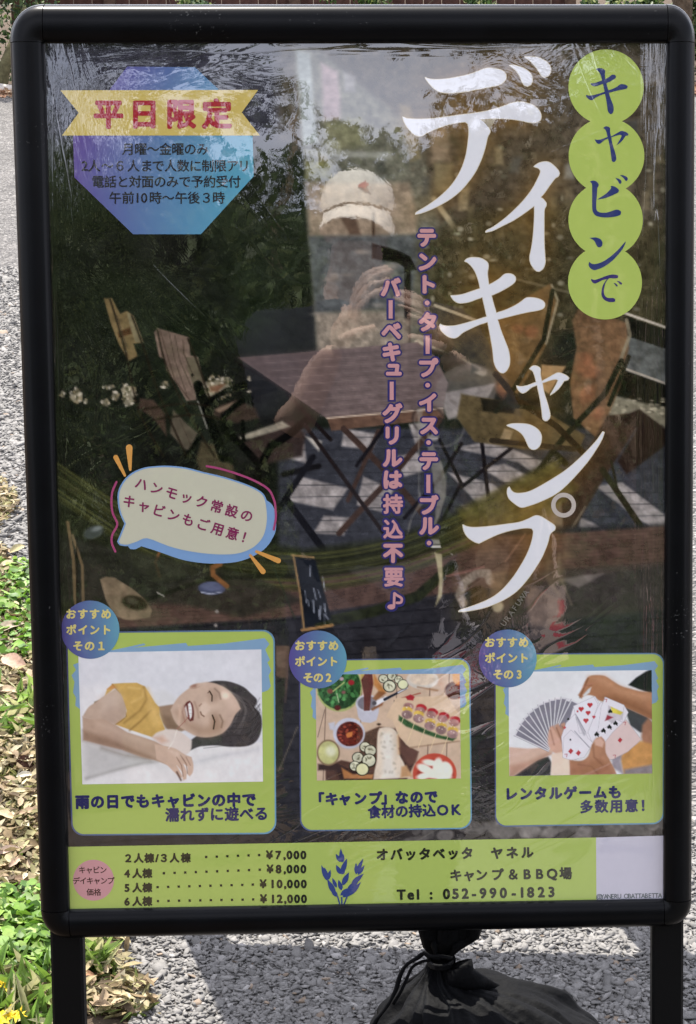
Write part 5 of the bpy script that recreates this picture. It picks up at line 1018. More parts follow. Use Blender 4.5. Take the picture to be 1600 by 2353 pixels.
# support that carries the leaning board
# ================================================================ weight bag tied under the frame
T5 = lambda u, v, z=0: S(850 + u / 3.16, 2080 + v / 3.16, z)
bag = bpy.data.objects.new('weight_bag', None); COL.objects.link(bag); bc = T5(700, 1000, -.05)
ZB = -.055
lev = [(395, 432, 592), (430, 418, 606), (470, 400, 640), (520, 362, 700), (570, 312, 860), (610, 262, 1080), (660, 205, 1240), (720, 150, 1370), (800, 85, 1490), (900, 10, 1600), (1050, -60, 1680), (1300, -110, 1720), (1600, -100, 1690), (1800, -20, 1600), (1930, 180, 1380), (1980, 420, 1100)]
NS = 120; V = []; bcen = []
bmesh_v = []
lev2 = []
for k in range(len(lev) - 1):
    for t in np.linspace(0, 1, 5)[:-1]: lev2.append([lev[k][j] * (1 - t) + lev[k + 1][j] * t for j in range(3)])
lev2.append(list(lev[-1]))
rg = np.random.default_rng(5); phs = rg.uniform(0, 6.28, 8)
for li, (v, l, r) in enumerate(lev2):
    pl, pr = T5(l, v, ZB), T5(r, v, ZB); cx_, cy_ = (pl[0] + pr[0]) / 2, pl[1]; hw = abs(pr[0] - pl[0]) / 2; dep = min(hw * .95, .085 + .02 * math.sin(v * .01)); s_ = min(1, max(0, (v - 395) / 900))
    neck = T5(512, v, ZB)[0]
    for k in range(NS):
        a = 2 * math.pi * k / NS; pleat = (.16 * (1 - s_) ** 1.5 + .02) * (math.sin(a * 13 + phs[0] + .6 * math.sin(v * .008)) * .6 + math.sin(a * 31 + phs[6]) * .25 + math.sin(a * 21 + phs[1] + v * .003) * .3 + math.sin(a * 7 + phs[2]) * .4)
        rr = 1 + pleat; x = cx_ + hw * rr * math.cos(a); z = ZB + dep * rr * math.sin(a)
        cr = .008 * s_ * (math.sin(a * 5 + v * .013 + phs[3]) + .6 * math.sin(a * 9 - v * .021 + phs[4]) + .5 * math.sin(a * 3 + v * .03))
        # right shoulder sags behind the knot
        bmesh_v.append((x + cr * math.cos(a), cy_ + .004 * math.sin(a * 6 + phs[5]) * s_, z + cr * math.sin(a)))
F = []
for i in range(len(lev2) - 1):
    for k in range(NS): F.append((i * NS + k, i * NS + (k + 1) % NS, (i + 1) * NS + (k + 1) % NS, (i + 1) * NS + k))
F.append(tuple(range(NS))[::-1]); F.append(tuple((len(lev2) - 1) * NS + k for k in range(NS)))
def toworld(P): P = np.asarray(P, float); return ROOT + P[..., 0:1] * SW[:, 0] - P[..., 1:2] * SW[:, 1] + P[..., 2:3] * NRM
BC = toworld(np.array(T5(760, 1980, ZB))); bag.location = Vector(BC); bag['label'] = 'black cloth weight bag tied with cord below the poster frame'; bag['category'] = 'bag'
def bagpart(name, m, mt, smooth=True):
    m.v = [tuple(toworld(np.array(p)) - BC) for p in m.v]; return link(name, m.mesh(name, mt, smooth), bag)
m = MB(); m.v = bmesh_v; m.f = F; bagpart('bag_body', m, M_BAG)
m = MB()     # gathered top of the bag above the cord, reaching up behind the bottom rail
for k in range(9):
    t = k / 8; u0 = 470 + 62 * t * 5 * .9; pts = [T5(455 + 150 * t, 400, ZB + .01 * math.sin(k)), T5(470 + 120 * t, 360, ZB), T5(450 + 190 * t, 300, ZB + .012 * math.sin(k * 2)), T5(455 + 300 * t, 215, ZB + .01 * math.cos(k * 3)), T5(450 + 330 * t, 100, ZB), T5(450 + 320 * t, 40, ZB)]
    m.tube(pts, [.006, .005, .009, .013, .016, .016], 8, flat=.5)
bagpart('gathered_neck', m, M_BAG)
m = MB(); m.tube([T5(640, 470, ZB + .02), T5(655, 430, ZB + .025), T5(660, 520, ZB + .02), T5(760, 560, ZB + .02), T5(930, 600, ZB + .0)], [.008, .014, .016, .012, .004], 10, flat=.8); bagpart('cloth_fold', m, M_BAG)
m = MB()
for dz, w in ((0, 0), (.006, 12)):
    pts = np.array([[600, 385], [520, 372], [440, 372], [400, 350], [350, 385], [270, 430 + w], [225, 510 + w], [195, 610 + w], [150, 690 + w * 2], [95, 765 + w * 2], [40, 860], [0, 1000]], float); pts = catmull(pts, 4, False)
    m.tube([T5(p[0] - w, p[1], ZB + .035 + dz) for p in pts], .0018, 6)
pts = catmull(np.array([[440, 400], [380, 410], [310, 450], [270, 530], [230, 620], [170, 720]], float), 4, False); m.tube([T5(p[0], p[1], ZB + .036) for p in pts], .0016, 6)
for v in (375, 385, 396):
    m.tube([np.array([T5(512 + 88 * math.cos(a), v, ZB)[0], T5(512, v + 4 * math.sin(a * 3), ZB)[1], ZB + .031 * math.sin(a)]) for a in np.linspace(0, 2 * math.pi, 20)], .002, 6)
bagpart('cord', m, M_BAG)
# ================================================================ unseen low board, added behind the stand to cast the shadow on the asphalt
M_WOOD = mat('weathered_wood', (.10, .062, .042), .8, .2, noise=(22, .4), bump=(90, .002))
sdv = np.array(sd); 
def lift(px, py, h): g = G(px, py); return g + sdv * (h / sdv[2])
hb_ = .34; ht_ = .95
a = lift(452, 2186, hb_); b_ = lift(1660, 2222, hb_); nb_ = bpy.data.objects.new('shadow_board', None); COL.objects.link(nb_); bl0 = (a + b_) / 2; bl0[2] = 0; nb_.location = Vector(bl0)
nb_['label'] = 'unseen low board on two posts, added behind the poster stand to cast the asphalt shadow'; nb_['category'] = 'shadow caster'
def brel(m): m.v = [tuple(np.array(p) - bl0) for p in m.v]; return m
m = MB(); th = np.array([0, .018, 0])
c_ = [a, b_, b_ + [0, 0, ht_ - hb_], a + [0, 0, ht_ - hb_]]
m.add(c_ + [p + th for p in c_], [(0, 1, 2, 3), (7, 6, 5, 4), (0, 4, 5, 1), (1, 5, 6, 2), (2, 6, 7, 3), (3, 7, 4, 0)]); link('board', brel(m).mesh('board', M_WOOD), nb_)
for (xa, xb) in ((428, 506), (1445, 1530)):
    p, q = lift(xa, 2178, hb_), lift(xb, 2178, hb_); m = MB(); p2 = np.array([p[0], p[1] + .02, 0]); m.box((p[0], a[1] + .0185, 0), (q[0], a[1] + .06, ht_ + .0)); link('post', brel(m).mesh('post', M_WOOD), nb_)

# ================================================================ verge: leaf litter, clover, grass, flowers
M_DRY = mat('dry_leaf', (.3, .2, .12), .75, .25, attr=True, noise=(120, .25), trans=.25)
M_GREEN = mat('green_leaf', (.06, .12, .03), .5, .4, attr=True, noise=(90, .2), trans=.35)
M_YEL = mat('yellow_petal', (.75, .55, .02), .6, .3, noise=(200, .15), trans=.3)
def cards_mesh(C, size, asp, seed, tilt, cols, curl=.25, up=None, name='x', m=None, az=None):
    """small pointed leaves: 6 points, 4 triangles, folded along the midrib"""
    r = np.random.default_rng(seed); n = len(C); L = size * r.uniform(.6, 1.4, n); Wd = L * asp * r.uniform(.7, 1.3, n)
    base = np.array([[-.5, 0, 0], [-.15, .5, 0], [.2, .42, 0], [.5, 0, 0], [.2, -.42, 0], [-.15, -.5, 0], [0, 0, 0]])
    V = np.repeat(base[None], n, 0); V[..., 2] += (np.abs(base[:, 1])[None] * r.uniform(-.2, 1.1, (n, 1)) + (base[:, 0] ** 2)[None] * r.uniform(-1, 1.6, (n, 1))) * curl * 2
    V = V * np.stack([L, Wd, L * .6], 1)[:, None]
    def rot(V, ax, ang):
        c, s_ = np.cos(ang)[:, None], np.sin(ang)[:, None]; i, j = [(1, 2), (2, 0), (0, 1)][ax]; V = V.copy(); a_, b2 = V[..., i].copy(), V[..., j].copy(); V[..., i] = a_ * c - b2 * s_; V[..., j] = a_ * s_ + b2 * c; return V
    V = rot(V, 0, r.normal(0, tilt, n)); V = rot(V, 1, r.normal(0, tilt, n) + (0 if up is None else -up)); V = rot(V, 2, r.uniform(0, 6.28, n) if az is None else az)
    V = V + np.asarray(C)[:, None]; F = np.array([[6, 0, 1], [6, 1, 2], [6, 2, 3], [6, 3, 4], [6, 4, 5], [6, 5, 0]])[::-1]
    F = (F[None] + (np.arange(n) * 7)[:, None, None]).reshape(-1, 3); cols = np.asarray(cols); cc_ = cols[r.integers(0, len(cols), n)] * r.uniform(.75, 1.3, (n, 1)); return fmesh(name, V.reshape(-1, 3), F, np.repeat(cc_, 7, 0), m)
def verge_pts(n, y0, y1, seed, pad=0.0, zmax=.02):
    r = np.random.default_rng(seed); y = y0 + (y1 - y0) * r.random(n) ** 1.1; xr = vx(np.minimum(y, 5.6)) + pad; xl = -.245 * y - .05; t = r.random(n); return np.stack([xl + (xr - xl) * t, y, r.uniform(.0, zmax, n) - .008], 1)
tan_ = [(.40, .34, .2), (.33, .27, .15), (.24, .19, .1), (.44, .39, .26), (.27, .25, .12), (.18, .13, .07), (.36, .27, .17), (.1, .07, .04)]
m_ = MB(); V, F = [], []
# raised earth of the verge
ny, nx = 240, 24; VV = []
for i in range(ny):
    y = 2.2 + i * (5.2 - 2.2) / (ny - 1); xr = verge_x(y)
    for j in range(nx):
        t = j / (nx - 1); x = xr - (1 - t) * 1.1; VV.append((x, y, .006 * math.sin(x * 31 + y * 17) * (1 - t) + .004 * math.sin(x * 83 - y * 47) + .010 * min(1, (1 - t) * 8) - .006))
idx = np.arange(ny * nx).reshape(ny, nx); link('verge_soil', fmesh('verge_soil', VV, np.stack([idx[:-1, :-1].ravel(), idx[:-1, 1:].ravel(), idx[1:, 1:].ravel(), idx[1:, :-1].ravel()], 1), None, M_SOIL, True), kind='structure')
link('leaf_litter', cards_mesh(verge_pts(14000, 2.45, 5.1, 41, .03, .03), .024, .36, 1, .35, tan_, .3, name='leaf_litter', m=M_DRY), kind='stuff')
gp = verge_pts(6000, 2.45, 5.2, 42, .02, .016)
link('short_grass', cards_mesh(gp, .034, .10, 2, .5, [(.16, .2, .05), (.27, .28, .1), (.36, .33, .16), (.12, .17, .04)], .3, up=.5, name='short_grass', m=M_GREEN), kind='stuff')
def patch(polys, n, seed, h):
    r = np.random.default_rng(seed); out = []
    while len(out) < n:
        x0, x1, y0, y1 = polys[r.integers(0, len(polys))]; px, py = r.uniform(x0, x1), r.uniform(y0, y1); g = G(px, py); out.append([g[0], g[1], r.uniform(.002, h)])
    return np.array(out)
gcl = [(.10, .21, .015), (.15, .28, .03), (.06, .14, .012), (.24, .36, .07)]
cp = patch([(-60, 95, 1305, 1430), (-60, 95, 1305, 1430), (-60, 80, 1440, 1525), (-60, 118, 2060, 2235), (-60, 118, 2060, 2235), (-60, 125, 2110, 2260), (60, 230, 2150, 2190)], 2600, 9, .03)
link('clover_cover', cards_mesh(cp, .018, .8, 5, .4, gcl, .16, name='clover_cover', m=M_GREEN), kind='stuff')
gp = patch([(-60, 118, 2240, 2353), (-60, 120, 2240, 2450), (185, 240, 2150, 2250), (-60, 118, 1600, 1700)], 330, 12, .02)
link('broad_grass', cards_mesh(gp, .085, .13, 6, .4, [(.16, .28, .05), (.26, .36, .09), (.12, .2, .03), (.4, .38, .2)], .25, up=.7, name='broad_grass', m=M_GREEN), kind='stuff')
# large fallen leaves one can pick out
def curled_leaf(name, px, py, Lpx, ang, col, lab, asp=.36, h=.018, tl=.25):
    g = G(px, py, h); L = Lpx / F_PX * np.linalg.norm(g - CAMW); r = np.random.default_rng(int(px * 7 + py)); n = 14; V, F = [], []
    for i in range(n + 1):
        t = i / n; w = math.sin(math.pi * t ** .85) ** .8 * asp * L * .5 + .0004; cz = .10 * L * math.sin(3 * t + r.uniform(0, .15))
        for k, s_ in enumerate((-1, -.5, 0, .5, 1)): V.append(((t - .5) * L, s_ * w + .01 * L * math.sin(t * 17 + s_), cz + abs(s_) ** 1.5 * w * .45))
    for i in range(n):
        for k in range(4): F.append((i * 5 + k, i * 5 + k + 1, i * 5 + 6 + k, i * 5 + 5 + k))
    me = fmesh(name, V, np.array(F), np.repeat(np.array([col]), len(V), 0), M_DRY, True); o = link(name, me, None, lab, 'leaf', 'fallen leaves on the verge', loc=Vector(g)); o.rotation_euler = (tl * r.uniform(-.6, 1.4) + .25, r.uniform(-.15, .15), ang); return o
lv = [(36, 1528, 95, -.75, (.50, .33, .24), 'long pinkish brown leaf lying slanted right of the middle of the verge'), (22, 1445, 74, .55, (.46, .37, .27), 'broad pale curled leaf between the two clover patches'),
      (18, 1590, 60, -.4, (.5, .38, .26), 'cream leaf with dark shadow below the long pinkish leaf'), (58, 1782, 40, .4, (.62, .58, .46), 'bleached whitish leaf just below the pine cone'), (44, 1822, 46, .25, (.5, .44, .26), 'narrow straw coloured leaf under the bleached leaf'),
      (14, 1876, 56, -.6, (.5, .38, .24), 'tan leaf at the left border above the brown curled leaves'), (70, 1868, 52, .5, (.42, .3, .2), 'brown arched leaf touching the frame edge'), (20, 1956, 54, .2, (.56, .42, .32), 'pale pink leaf with a dark hole, low on the verge'),
      (34, 1982, 38, 1.1, (.5, .36, .26), 'small reddish leaf standing half upright in the litter'), (12, 2030, 50, -1.0, (.55, .46, .33), 'cream leaf just above the lower clover patch'), (48, 2022, 42, -.1, (.2, .13, .08), 'dark brown leaf resting above the clover'),
      (6, 2092, 36, -.5, (.5, .42, .12), 'yellowing leaf at the left border in the clover'), (84, 2290, 64, .35, (.46, .34, .22), 'tan leaf between the clover and the left leg'), (216, 2166, 48, .9, (.36, .38, .14), 'green and yellow leaf right of the left leg'), (228, 2192, 40, .3, (.5, .4, .24), 'straw coloured leaf at the asphalt edge right of the left leg'),
      (206, 2240, 34, -.5, (.4, .22, .12), 'small russet leaf beside the left leg low down'), (40, 1262, 46, .9, (.44, .38, .2), 'upright straw leaf where the asphalt meets the verge'), (24, 1300, 58, .8, (.5, .42, .28), 'large tan leaf at the top of the verge')]
for (px, py, L, an, cl, lb) in lv: curled_leaf('fallen_leaf', px, py, L, an, cl, lb)
# pine cone
g = G(54, 1757, .012); m = MB()
for i in range(9):
    z = -.011 + .0026 * i; rr = .013 * math.sin(math.pi * (i + 1.2) / 11)
    for k in range(8):
        a_ = k * .785 + i * .4; d = np.array([math.cos(a_), math.sin(a_), 0]); t = np.array([-d[1], d[0], 0]); m.add([d * rr * .3 + [0, 0, z], d * rr + t * .004 + [0, 0, z + .001], d * (rr + .004) + [0, 0, z + .004], d * rr - t * .004 + [0, 0, z + .001], d * rr * .9 + [0, 0, z - .003]], [(0, 1, 2, 3), (4, 1, 2), (4, 2, 3), (0, 1, 4), (0, 4, 3)])
m.tube([(0, 0, -.012), (0, 0, .012)], .007, 8); o = link('pine_cone', m.mesh('pine_cone', mat('cone_brown', (.09, .045, .03), .85, .2, noise=(300, .3))), None, 'small dark brown pine cone lying in the leaf litter', 'pine cone', loc=Vector(g)); o.rotation_euler = (1.1, .3, .5)
# yellow flowers
for (px, py, s_, lb) in [(18, 2268, .016, 'yellow flower at the upper edge of the broad grass'), (4, 2342, .024, 'large yellow flower cut by the lower left corner'), (38, 2338, .015, 'small yellow flower right of the corner flower')]:
    g = G(px, py, .03); root = bpy.data.objects.new('yellow_flower', None); COL.objects.link(root); root.location = Vector((g[0], g[1], 0)); root['label'] = lb; root['category'] = 'flower'; root['group'] = 'yellow flowers in the grass'
    m = MB(); m.tube([(0, 0, 0), (.002, 0, .015), (0, 0, .03)], .0008, 5); link('stem', m.mesh('stem', M_GREEN), root)
    for k in range(12):
        m = MB(); a_ = k * .5236 + .1; d = np.array([math.cos(a_), math.sin(a_), 0]); t = np.array([-d[1], d[0], 0]); z0 = np.array([0, 0, .03])
        m.add([z0, z0 + d * s_ * .5 + t * s_ * .18 + [0, 0, .003], z0 + d * s_ + [0, 0, .005 * (k % 3)], z0 + d * s_ * .5 - t * s_ * .18 + [0, 0, .003]], [(0, 1, 2, 3)]); link('petal', m.mesh('petal', M_YEL), root)

# ================================================================ far edge of the road, top left and above the frame
M_BARK = mat('bark', (.11, .085, .06), .9, .15, noise=(18, .45), bump=(40, .01))
def leaf_cloud(name, blobs, n, size, cols, seed, parent=None, asp=.45, m=None):
    r = np.random.default_rng(seed); C = []
    w = np.array([b[3] * b[4] * b[5] for b in blobs]) ** .7; w = w / w.sum()
    for b, k in zip(blobs, (w * n).astype(int)):
        ncl = max(6, k // 60); d = r.normal(size=(ncl, 3)); d /= np.linalg.norm(d, axis=1)[:, None]; cl = d * (r.random((ncl, 1)) ** .35) * np.array(b[3:6]) + np.array(b[:3])
        C.append(cl[r.integers(0, ncl, k)] + r.normal(0, .13, (k, 3)) * np.array(b[3:6]).mean() * np.array([1, 1, .7]))
    C = np.concatenate(C); C = C[C[:, 2] > .03]; return link(name, cards_mesh(C, size, asp, seed + 1, 1.0, cols, .2, name=name, m=m or M_GREEN), parent)
def tree(name, base, blobs, n, size, cols, seed, lab, cat, group, trunk_r=.1, limbs=6):
    root = bpy.data.objects.new(name, None); COL.objects.link(root); base = np.array(base, float); root.location = Vector(base); root['label'] = lab; root['category'] = cat
    if group: root['group'] = group
    rel = [tuple(np.array(b[:3]) - base) + tuple(b[3:]) for b in blobs]; r = np.random.default_rng(seed); m = MB()
    top = np.mean([b[:3] for b in rel], 0); pts = [np.zeros(3), top * .25 + r.normal(0, .05, 3), top * .6 + r.normal(0, .08, 3), top]
    m.tube(pts, [trunk_r * 1.3, trunk_r, trunk_r * .75, trunk_r * .35], 10)
    for k in range(limbs):
        b = rel[k % len(rel)]; e = np.array(b[:3]) + r.normal(0, .5, 3) * np.array(b[3:6]); s0 = pts[1] + (pts[3] - pts[1]) * r.uniform(.0, .8); mid = (s0 + e) / 2 + r.normal(0, .12, 3); m.tube([s0, mid, e], [trunk_r * .45, trunk_r * .28, trunk_r * .08], 7)
    link('trunk', m.mesh('trunk', M_BARK, True), root)
    C = leaf_cloud('crown', rel, n, size, cols, seed, root)
    return root
FD = FAR
dk_ = [(.03, .06, .018), (.045, .085, .022), (.06, .11, .03), (.025, .05, .02), (.09, .14, .04)]
a = AT(-40, 100, FD + .6); b_ = AT(34, 100, FD + .6)
root = tree('shrub', ((a[0] + b_[0]) / 2, FD + .6, 0), [((a[0] + b_[0]) / 2, FD + .7, 1.0, .5, .5, 1.0), (a[0] - .5, FD + .8, .7, .6, .5, .8)], 9000, .055, dk_ + [(.2, .25, .12)], 60, 'dense small leaved shrub behind the far road edge, top left', 'shrub', None, .03)
# leaning trunk in front of it
m = MB(); p0, p1, p2 = AT(0, 196, FD + .1), AT(12, 150, FD + .12), AT(30, 105, FD + .15); b0 = np.array([p0[0] - .02, FD + .1, 0.]); m.tube([b0 - b0, p0 - b0, p1 - b0, p2 - b0, AT(60, 20, FD + .3) - b0], [.07, .06, .045, .04, .03], 10)
o = bpy.data.objects.new('young_tree', None); COL.objects.link(o); o.location = Vector(b0); o['label'] = 'thin leaning tree trunk at the far road edge, left of the frame'; o['category'] = 'tree'; link('trunk', m.mesh('trunk', mat('mossy_bark', (.10, .09, .045), .9, .15, noise=(25, .4), bump=(60, .006)), True), o)
# log and brown leaves along the far edge
m = MB(); p0, p1 = AT(-60, 205, FD - .1), AT(60, 209, FD - .05); m.tube([p0, (p0 + p1) / 2 + [0, 0, .01], p1], [.035, .04, .03], 10); c0 = (p0 + p1) / 2; m.v = [tuple(np.array(p) - c0) for p in m.v]
link('fallen_branch', m.mesh('fallen_branch', mat('bleached_wood', (.42, .38, .33), .85, .2, noise=(20, .3), bump=(60, .004)), True), None, 'pale fallen branch lying along the far edge of the road', 'branch', loc=Vector(c0))
r = np.random.default_rng(77); C = np.stack([r.uniform(-4.5, 5, 5000), r.uniform(FD - .5, FD + .3, 5000), r.uniform(0, .03, 5000)], 1); link('roadside_litter', cards_mesh(C, .07, .45, 78, .4, [(.35, .2, .12), (.42, .3, .2), (.25, .14, .08)], .3, name='roadside_litter', m=M_DRY), kind='stuff')
# wooden fence above the frame
fence = bpy.data.objects.new('wooden_fence', None); COL.objects.link(fence); fy = FD + 1.6; fl_, fr_ = AT(42, 5, fy), AT(1345, 5, fy); f0 = np.array([(fl_[0] + fr_[0]) / 2, fy, 0.]); fence.location = Vector(f0); fence['label'] = 'dark brown wooden fence of wide boards behind the trees above the frame'; fence['category'] = 'fence'
M_FB = mat('fence_board', (.075, .036, .026), .8, .25, noise=(14, .35), bump=(50, .003)); W_ = .145; nB = int((fr_[0] - fl_[0]) / .15); me_b = None; topz = AT(700, 0, fy)[2] + .35
for k in range(nB):
    x = fl_[0] + k * .15 - f0[0]
    if me_b is None: mm = MB(); mm.box((0, 0, .05), (W_, .02, topz)); me_b = mm.mesh('board', M_FB)
    o = link('board', me_b, fence); o.location = (x, random.uniform(-.004, .004), random.uniform(-.02, .02))
for k in range(0, nB + 1, 5):
    mm = MB(); mm.box((-.045, -.095, 0), (.045, -.006, topz + .05)); o = link('post', mm.mesh('post', M_WOOD), fence); o.location = (fl_[0] + k * .15 - f0[0], 0, 0)
# trees between
for i, (px, w, lb) in enumerate([(430, 60, 'leafy bush in front of the fence above the left part of the frame'), (800, 120, 'spreading bush in front of the fence above the middle of the frame'), (1100, 50, 'thin bush in front of the fence right of the middle'), (1440, 110, 'yellow green bush above the right part of the frame')]):
    c_ = AT(px, 6, FD + 1.0); rw = w / F_PX * FD; tree('bush', (c_[0], FD + 1.0, 0), [(c_[0], FD + 1.0, c_[2] - .05, rw, .3, .22), (c_[0] + .2, FD + 1.0, c_[2] - .4, rw * .8, .3, .3)], 1600, .06, dk_ + [(.3, .33, .16), (.2, .24, .08)], 90 + i, lb, 'bush', 'bushes in front of the fence', .02)
c_ = AT(1590, 30, FD + .9); tree('bush', (c_[0], FD + .9, 0), [(c_[0] + .1, FD + .9, c_[2] - .1, .4, .3, .5)], 3000, .06, dk_ + [(.3, .33, .16)], 97, 'bush at the far road edge beside the top right corner of the frame', 'bush', 'bushes in front of the fence', .02)
m = MB(); p = AT(1565, 40, FD + .5); m.tube([(0, 0, 0), (.02, 0, 1.2), (-.02, 0, 2.6)], [.09, .07, .06], 10); o = bpy.data.objects.new('slim_tree', None); COL.objects.link(o); o.location = (p[0], p[1], 0); o['label'] = 'slim brown tree trunk behind the top right corner of the frame'; o['category'] = 'tree'; link('trunk', m.mesh('trunk', M_BARK, True), o)

# ================================================================ what the film mirrors: trees, photographer, bag (all stand behind the camera)
hl_ = MB(); NX = 40; q_ = RF(914, 690, 26.0); yb = q_[1]
for j, (dy, zf) in enumerate(((6.0, 0.0), (3.0, .45), (0, .9), (-4, 1.0), (-12, .9))):
    for i in range(NX): x = -26 + 52 * i / (NX - 1); hl_.v.append((x, yb + dy, -.1 + zf * (8.5 + .3 * math.sin(x * .6) + .25 * math.sin(x * 1.7 + 1) + 1.0 / (1 + math.exp(-(x - 1) * 1.5))) + (.25 * math.sin(x * 3.1 + dy) if zf else 0)))
for j in range(4):
    for i in range(NX - 1): hl_.f.append((j * NX + i, j * NX + i + 1, (j + 1) * NX + i + 1, (j + 1) * NX + i))
link('wooded_hill', hl_.mesh('wooded_hill', mat('hill_green', (.022, .032, .014), .95, .05, noise=(1.5, .6), bump=(3, .5)), True), kind='structure')
hb = [(x, yb + 1.5 - (i % 3) * 1.2, (4.5 if x < -1.5 else 3.5) + (i % 3) * 1.75 + .9 / (1 + math.exp(-(x - 1) * 1.5)), 1.6, 1.2, 1.5) for i, x in enumerate(np.linspace(-8, 8, 22))]
o = leaf_cloud('hillside_foliage', hb, 46000, .13, [(.03, .045, .014), (.045, .06, .02), (.02, .03, .01), (.06, .075, .025)], 150); o['kind'] = 'stuff'
ol = [(.05, .075, .02), (.07, .10, .03), (.035, .055, .02), (.10, .12, .04), (.03, .045, .018)]
br = [(.10, .08, .035), (.13, .10, .05), (.07, .07, .03), (.16, .13, .07), (.05, .06, .02)]
def crown_px(px, py, rx, ry, dist):
    c = RF(px, py, dist); s_ = (dist + 1.87) / F_PX; return (c[0], c[1], c[2], rx * s_, min(rx, 700) * s_ * .8, ry * s_)
TR = [('broadleaf_tree', [(250, 900, 330, 560), (80, 1000, 300, 640), (380, 640, 200, 300)], 12.0, ol, 20000, .075, 'tall dark green tree mirrored in the left half of the film'),
      ('broadleaf_tree', [(560, 1000, 260, 680)], 12.5, ol, 9000, .075, 'dark rounded tree mirrored left of the cap'),
      ('broadleaf_tree', [(835, 560, 100, 330), (880, 900, 180, 500)], 10.5, ol, 8000, .06, 'smaller leafy tree mirrored just above the cap'),
      ('broadleaf_tree', [(1080, 640, 240, 440), (1180, 700, 250, 470)], 13.0, br, 12000, .075, 'brownish tree mirrored behind the white headline'),
      ('broadleaf_tree', [(1440, 420, 170, 420), (1560, 600, 200, 700)], 11.0, br, 12000, .07, 'tall brownish tree mirrored behind the green discs'),
      ('broadleaf_tree', [(1300, 900, 330, 560), (1000, 1100, 400, 420)], 15.0, ol, 12000, .09, 'dark tree mirrored low on the right half'),]
for i, (nm, bl_, dist, cols, n, sz, lb) in enumerate(TR):
    B = [crown_px(*b, dist) for b in bl_]; c_ = np.mean([b[:3] for b in B], 0); tree(nm, (c_[0], c_[1], 0), B, n, sz, cols, 120 + i, lb, 'tree', 'trees on the photographer side of the road', .13)
# branch overhanging from a tree nearer to the road
B = [crown_px(960, -40, 260, 130, 6.0), crown_px(360, 120, 230, 55, 6.0), crown_px(1440, -20, 200, 150, 6.0), crown_px(150, -60, 300, 120, 6.0), crown_px(1230, 150, 70, 36, 6.0)]
root = bpy.data.objects.new('overhanging_tree', None); COL.objects.link(root); c_ = RF(2150, 300, 6.2); base_ = np.array([c_[0], c_[1], 0.]); root.location = Vector(base_)
root['label'] = 'tree whose branches hang over the road and mirror along the top edge'; root['category'] = 'tree'
m = MB(); lm = [RF(2000, -160, 6.1), RF(1500, -170, 6), RF(950, -160, 6), RF(350, -60, 6), RF(100, -110, 6)]; m.tube([(0, 0, 0), np.array([0, 0, 2.0]), np.array([-.05, 0, c_[2]])] + [p - base_ for p in lm], [.14, .12, .1, .08, .06, .045, .03, .015], 10); link('trunk', m.mesh('trunk', M_BARK, True), root)
leaf_cloud('crown', [tuple(np.array(b_[:3]) - base_) + tuple(b_[3:]) for b_ in B], 9000, .05, ol, 140, root)

# ---- the photographer
def skin(name, verts, edges, rad, roots, mt, parent, sub=2, loc=None):
    me = bpy.data.meshes.new(name); me.from_pydata([tuple(map(float, v)) for v in verts], edges, []); o = link(name, me, parent)
    md = o.modifiers.new('skin', 'SKIN'); md.use_smooth_shade = True
    sv = me.skin_vertices[0].data if me.skin_vertices else None
    if sv is None: 
        bpy.context.view_layer.objects.active = o; sv = me.skin_vertices[0].data
    for i, r_ in enumerate(rad): sv[i].radius = r_ if hasattr(r_, '__len__') else (r_, r_); sv[i].use_root = i in roots
    ss = o.modifiers.new('sub', 'SUBSURF'); ss.levels = sub; ss.render_levels = sub; me.materials.append(mt); return o
M_SKIN = mat('skin', (.38, .25, .19), .5, .4, noise=(40, .08)); M_JACK = mat('dark_jacket', (.014, .016, .022), .85, .2, noise=(30, .25), bump=(120, .002)); M_TROU = mat('dark_trousers', (.02, .022, .03), .85, .2, noise=(30, .2))
M_CAPC = mat('cream_cap', (.78, .75, .68), .8, .2, noise=(50, .12), bump=(300, .0006)); M_PHONE = mat('phone_body', (.02, .02, .022), .2, .6)
per = bpy.data.objects.new('person', None); COL.objects.link(per)
CD = 1.8707
lensd = RF(914, 690, CD + .02)
def Rp(px, py, extra): return RF(px, py, CD + extra)
pel = Rp(850, 1330, .52); PL = np.array([pel[0], pel[1], 0.]); per.location = Vector(PL)
per['label'] = 'photographer in a cream cap and dark clothes holding up a phone, mirrored in the film'; per['category'] = 'person'
def rel(v): return np.array(v) - PL
head = Rp(820, 524, .50); neck = head + [0, -.03, -.14]; chest = np.array([neck[0] + .01, neck[1] - .02, neck[2] - .22]); 
shL = chest + [-.185, 0, .13]; shR = chest + [.185, 0, .13]; elL = Rp(672, 985, .26); elR = Rp(1150, 1010, .28); wrL = Rp(772, 795, .12); wrR = Rp(1030, 815, .12)
pelv = np.array([pel[0], pel[1], neck[2] - .58]); hipL, hipR = pelv + [-.09, 0, -.04], pelv + [.09, 0, -.04]; knL, knR = hipL + [-.02, .03, -.40], hipR + [.02, .03, -.40]
anL, anR = np.array([knL[0], knL[1] - .03, .08]), np.array([knR[0], knR[1] - .03, .08])
up = np.array([0, 0, 1.])
B = [pelv, pelv + [0, 0, .2], chest, chest + up * .13, neck, head + [0, .0, -.06], head + [0, .01, .02], head + up * .08, shL, elL, wrL, shR, elR, wrR, hipL, knL, anL, anL + [0, .13, -.045], hipR, knR, anR, anR + [0, .13, -.045], head + [0, .095, -.02], head + [-.083, 0, -.01], head + [.083, 0, -.01], head + [0, .075, -.07]]
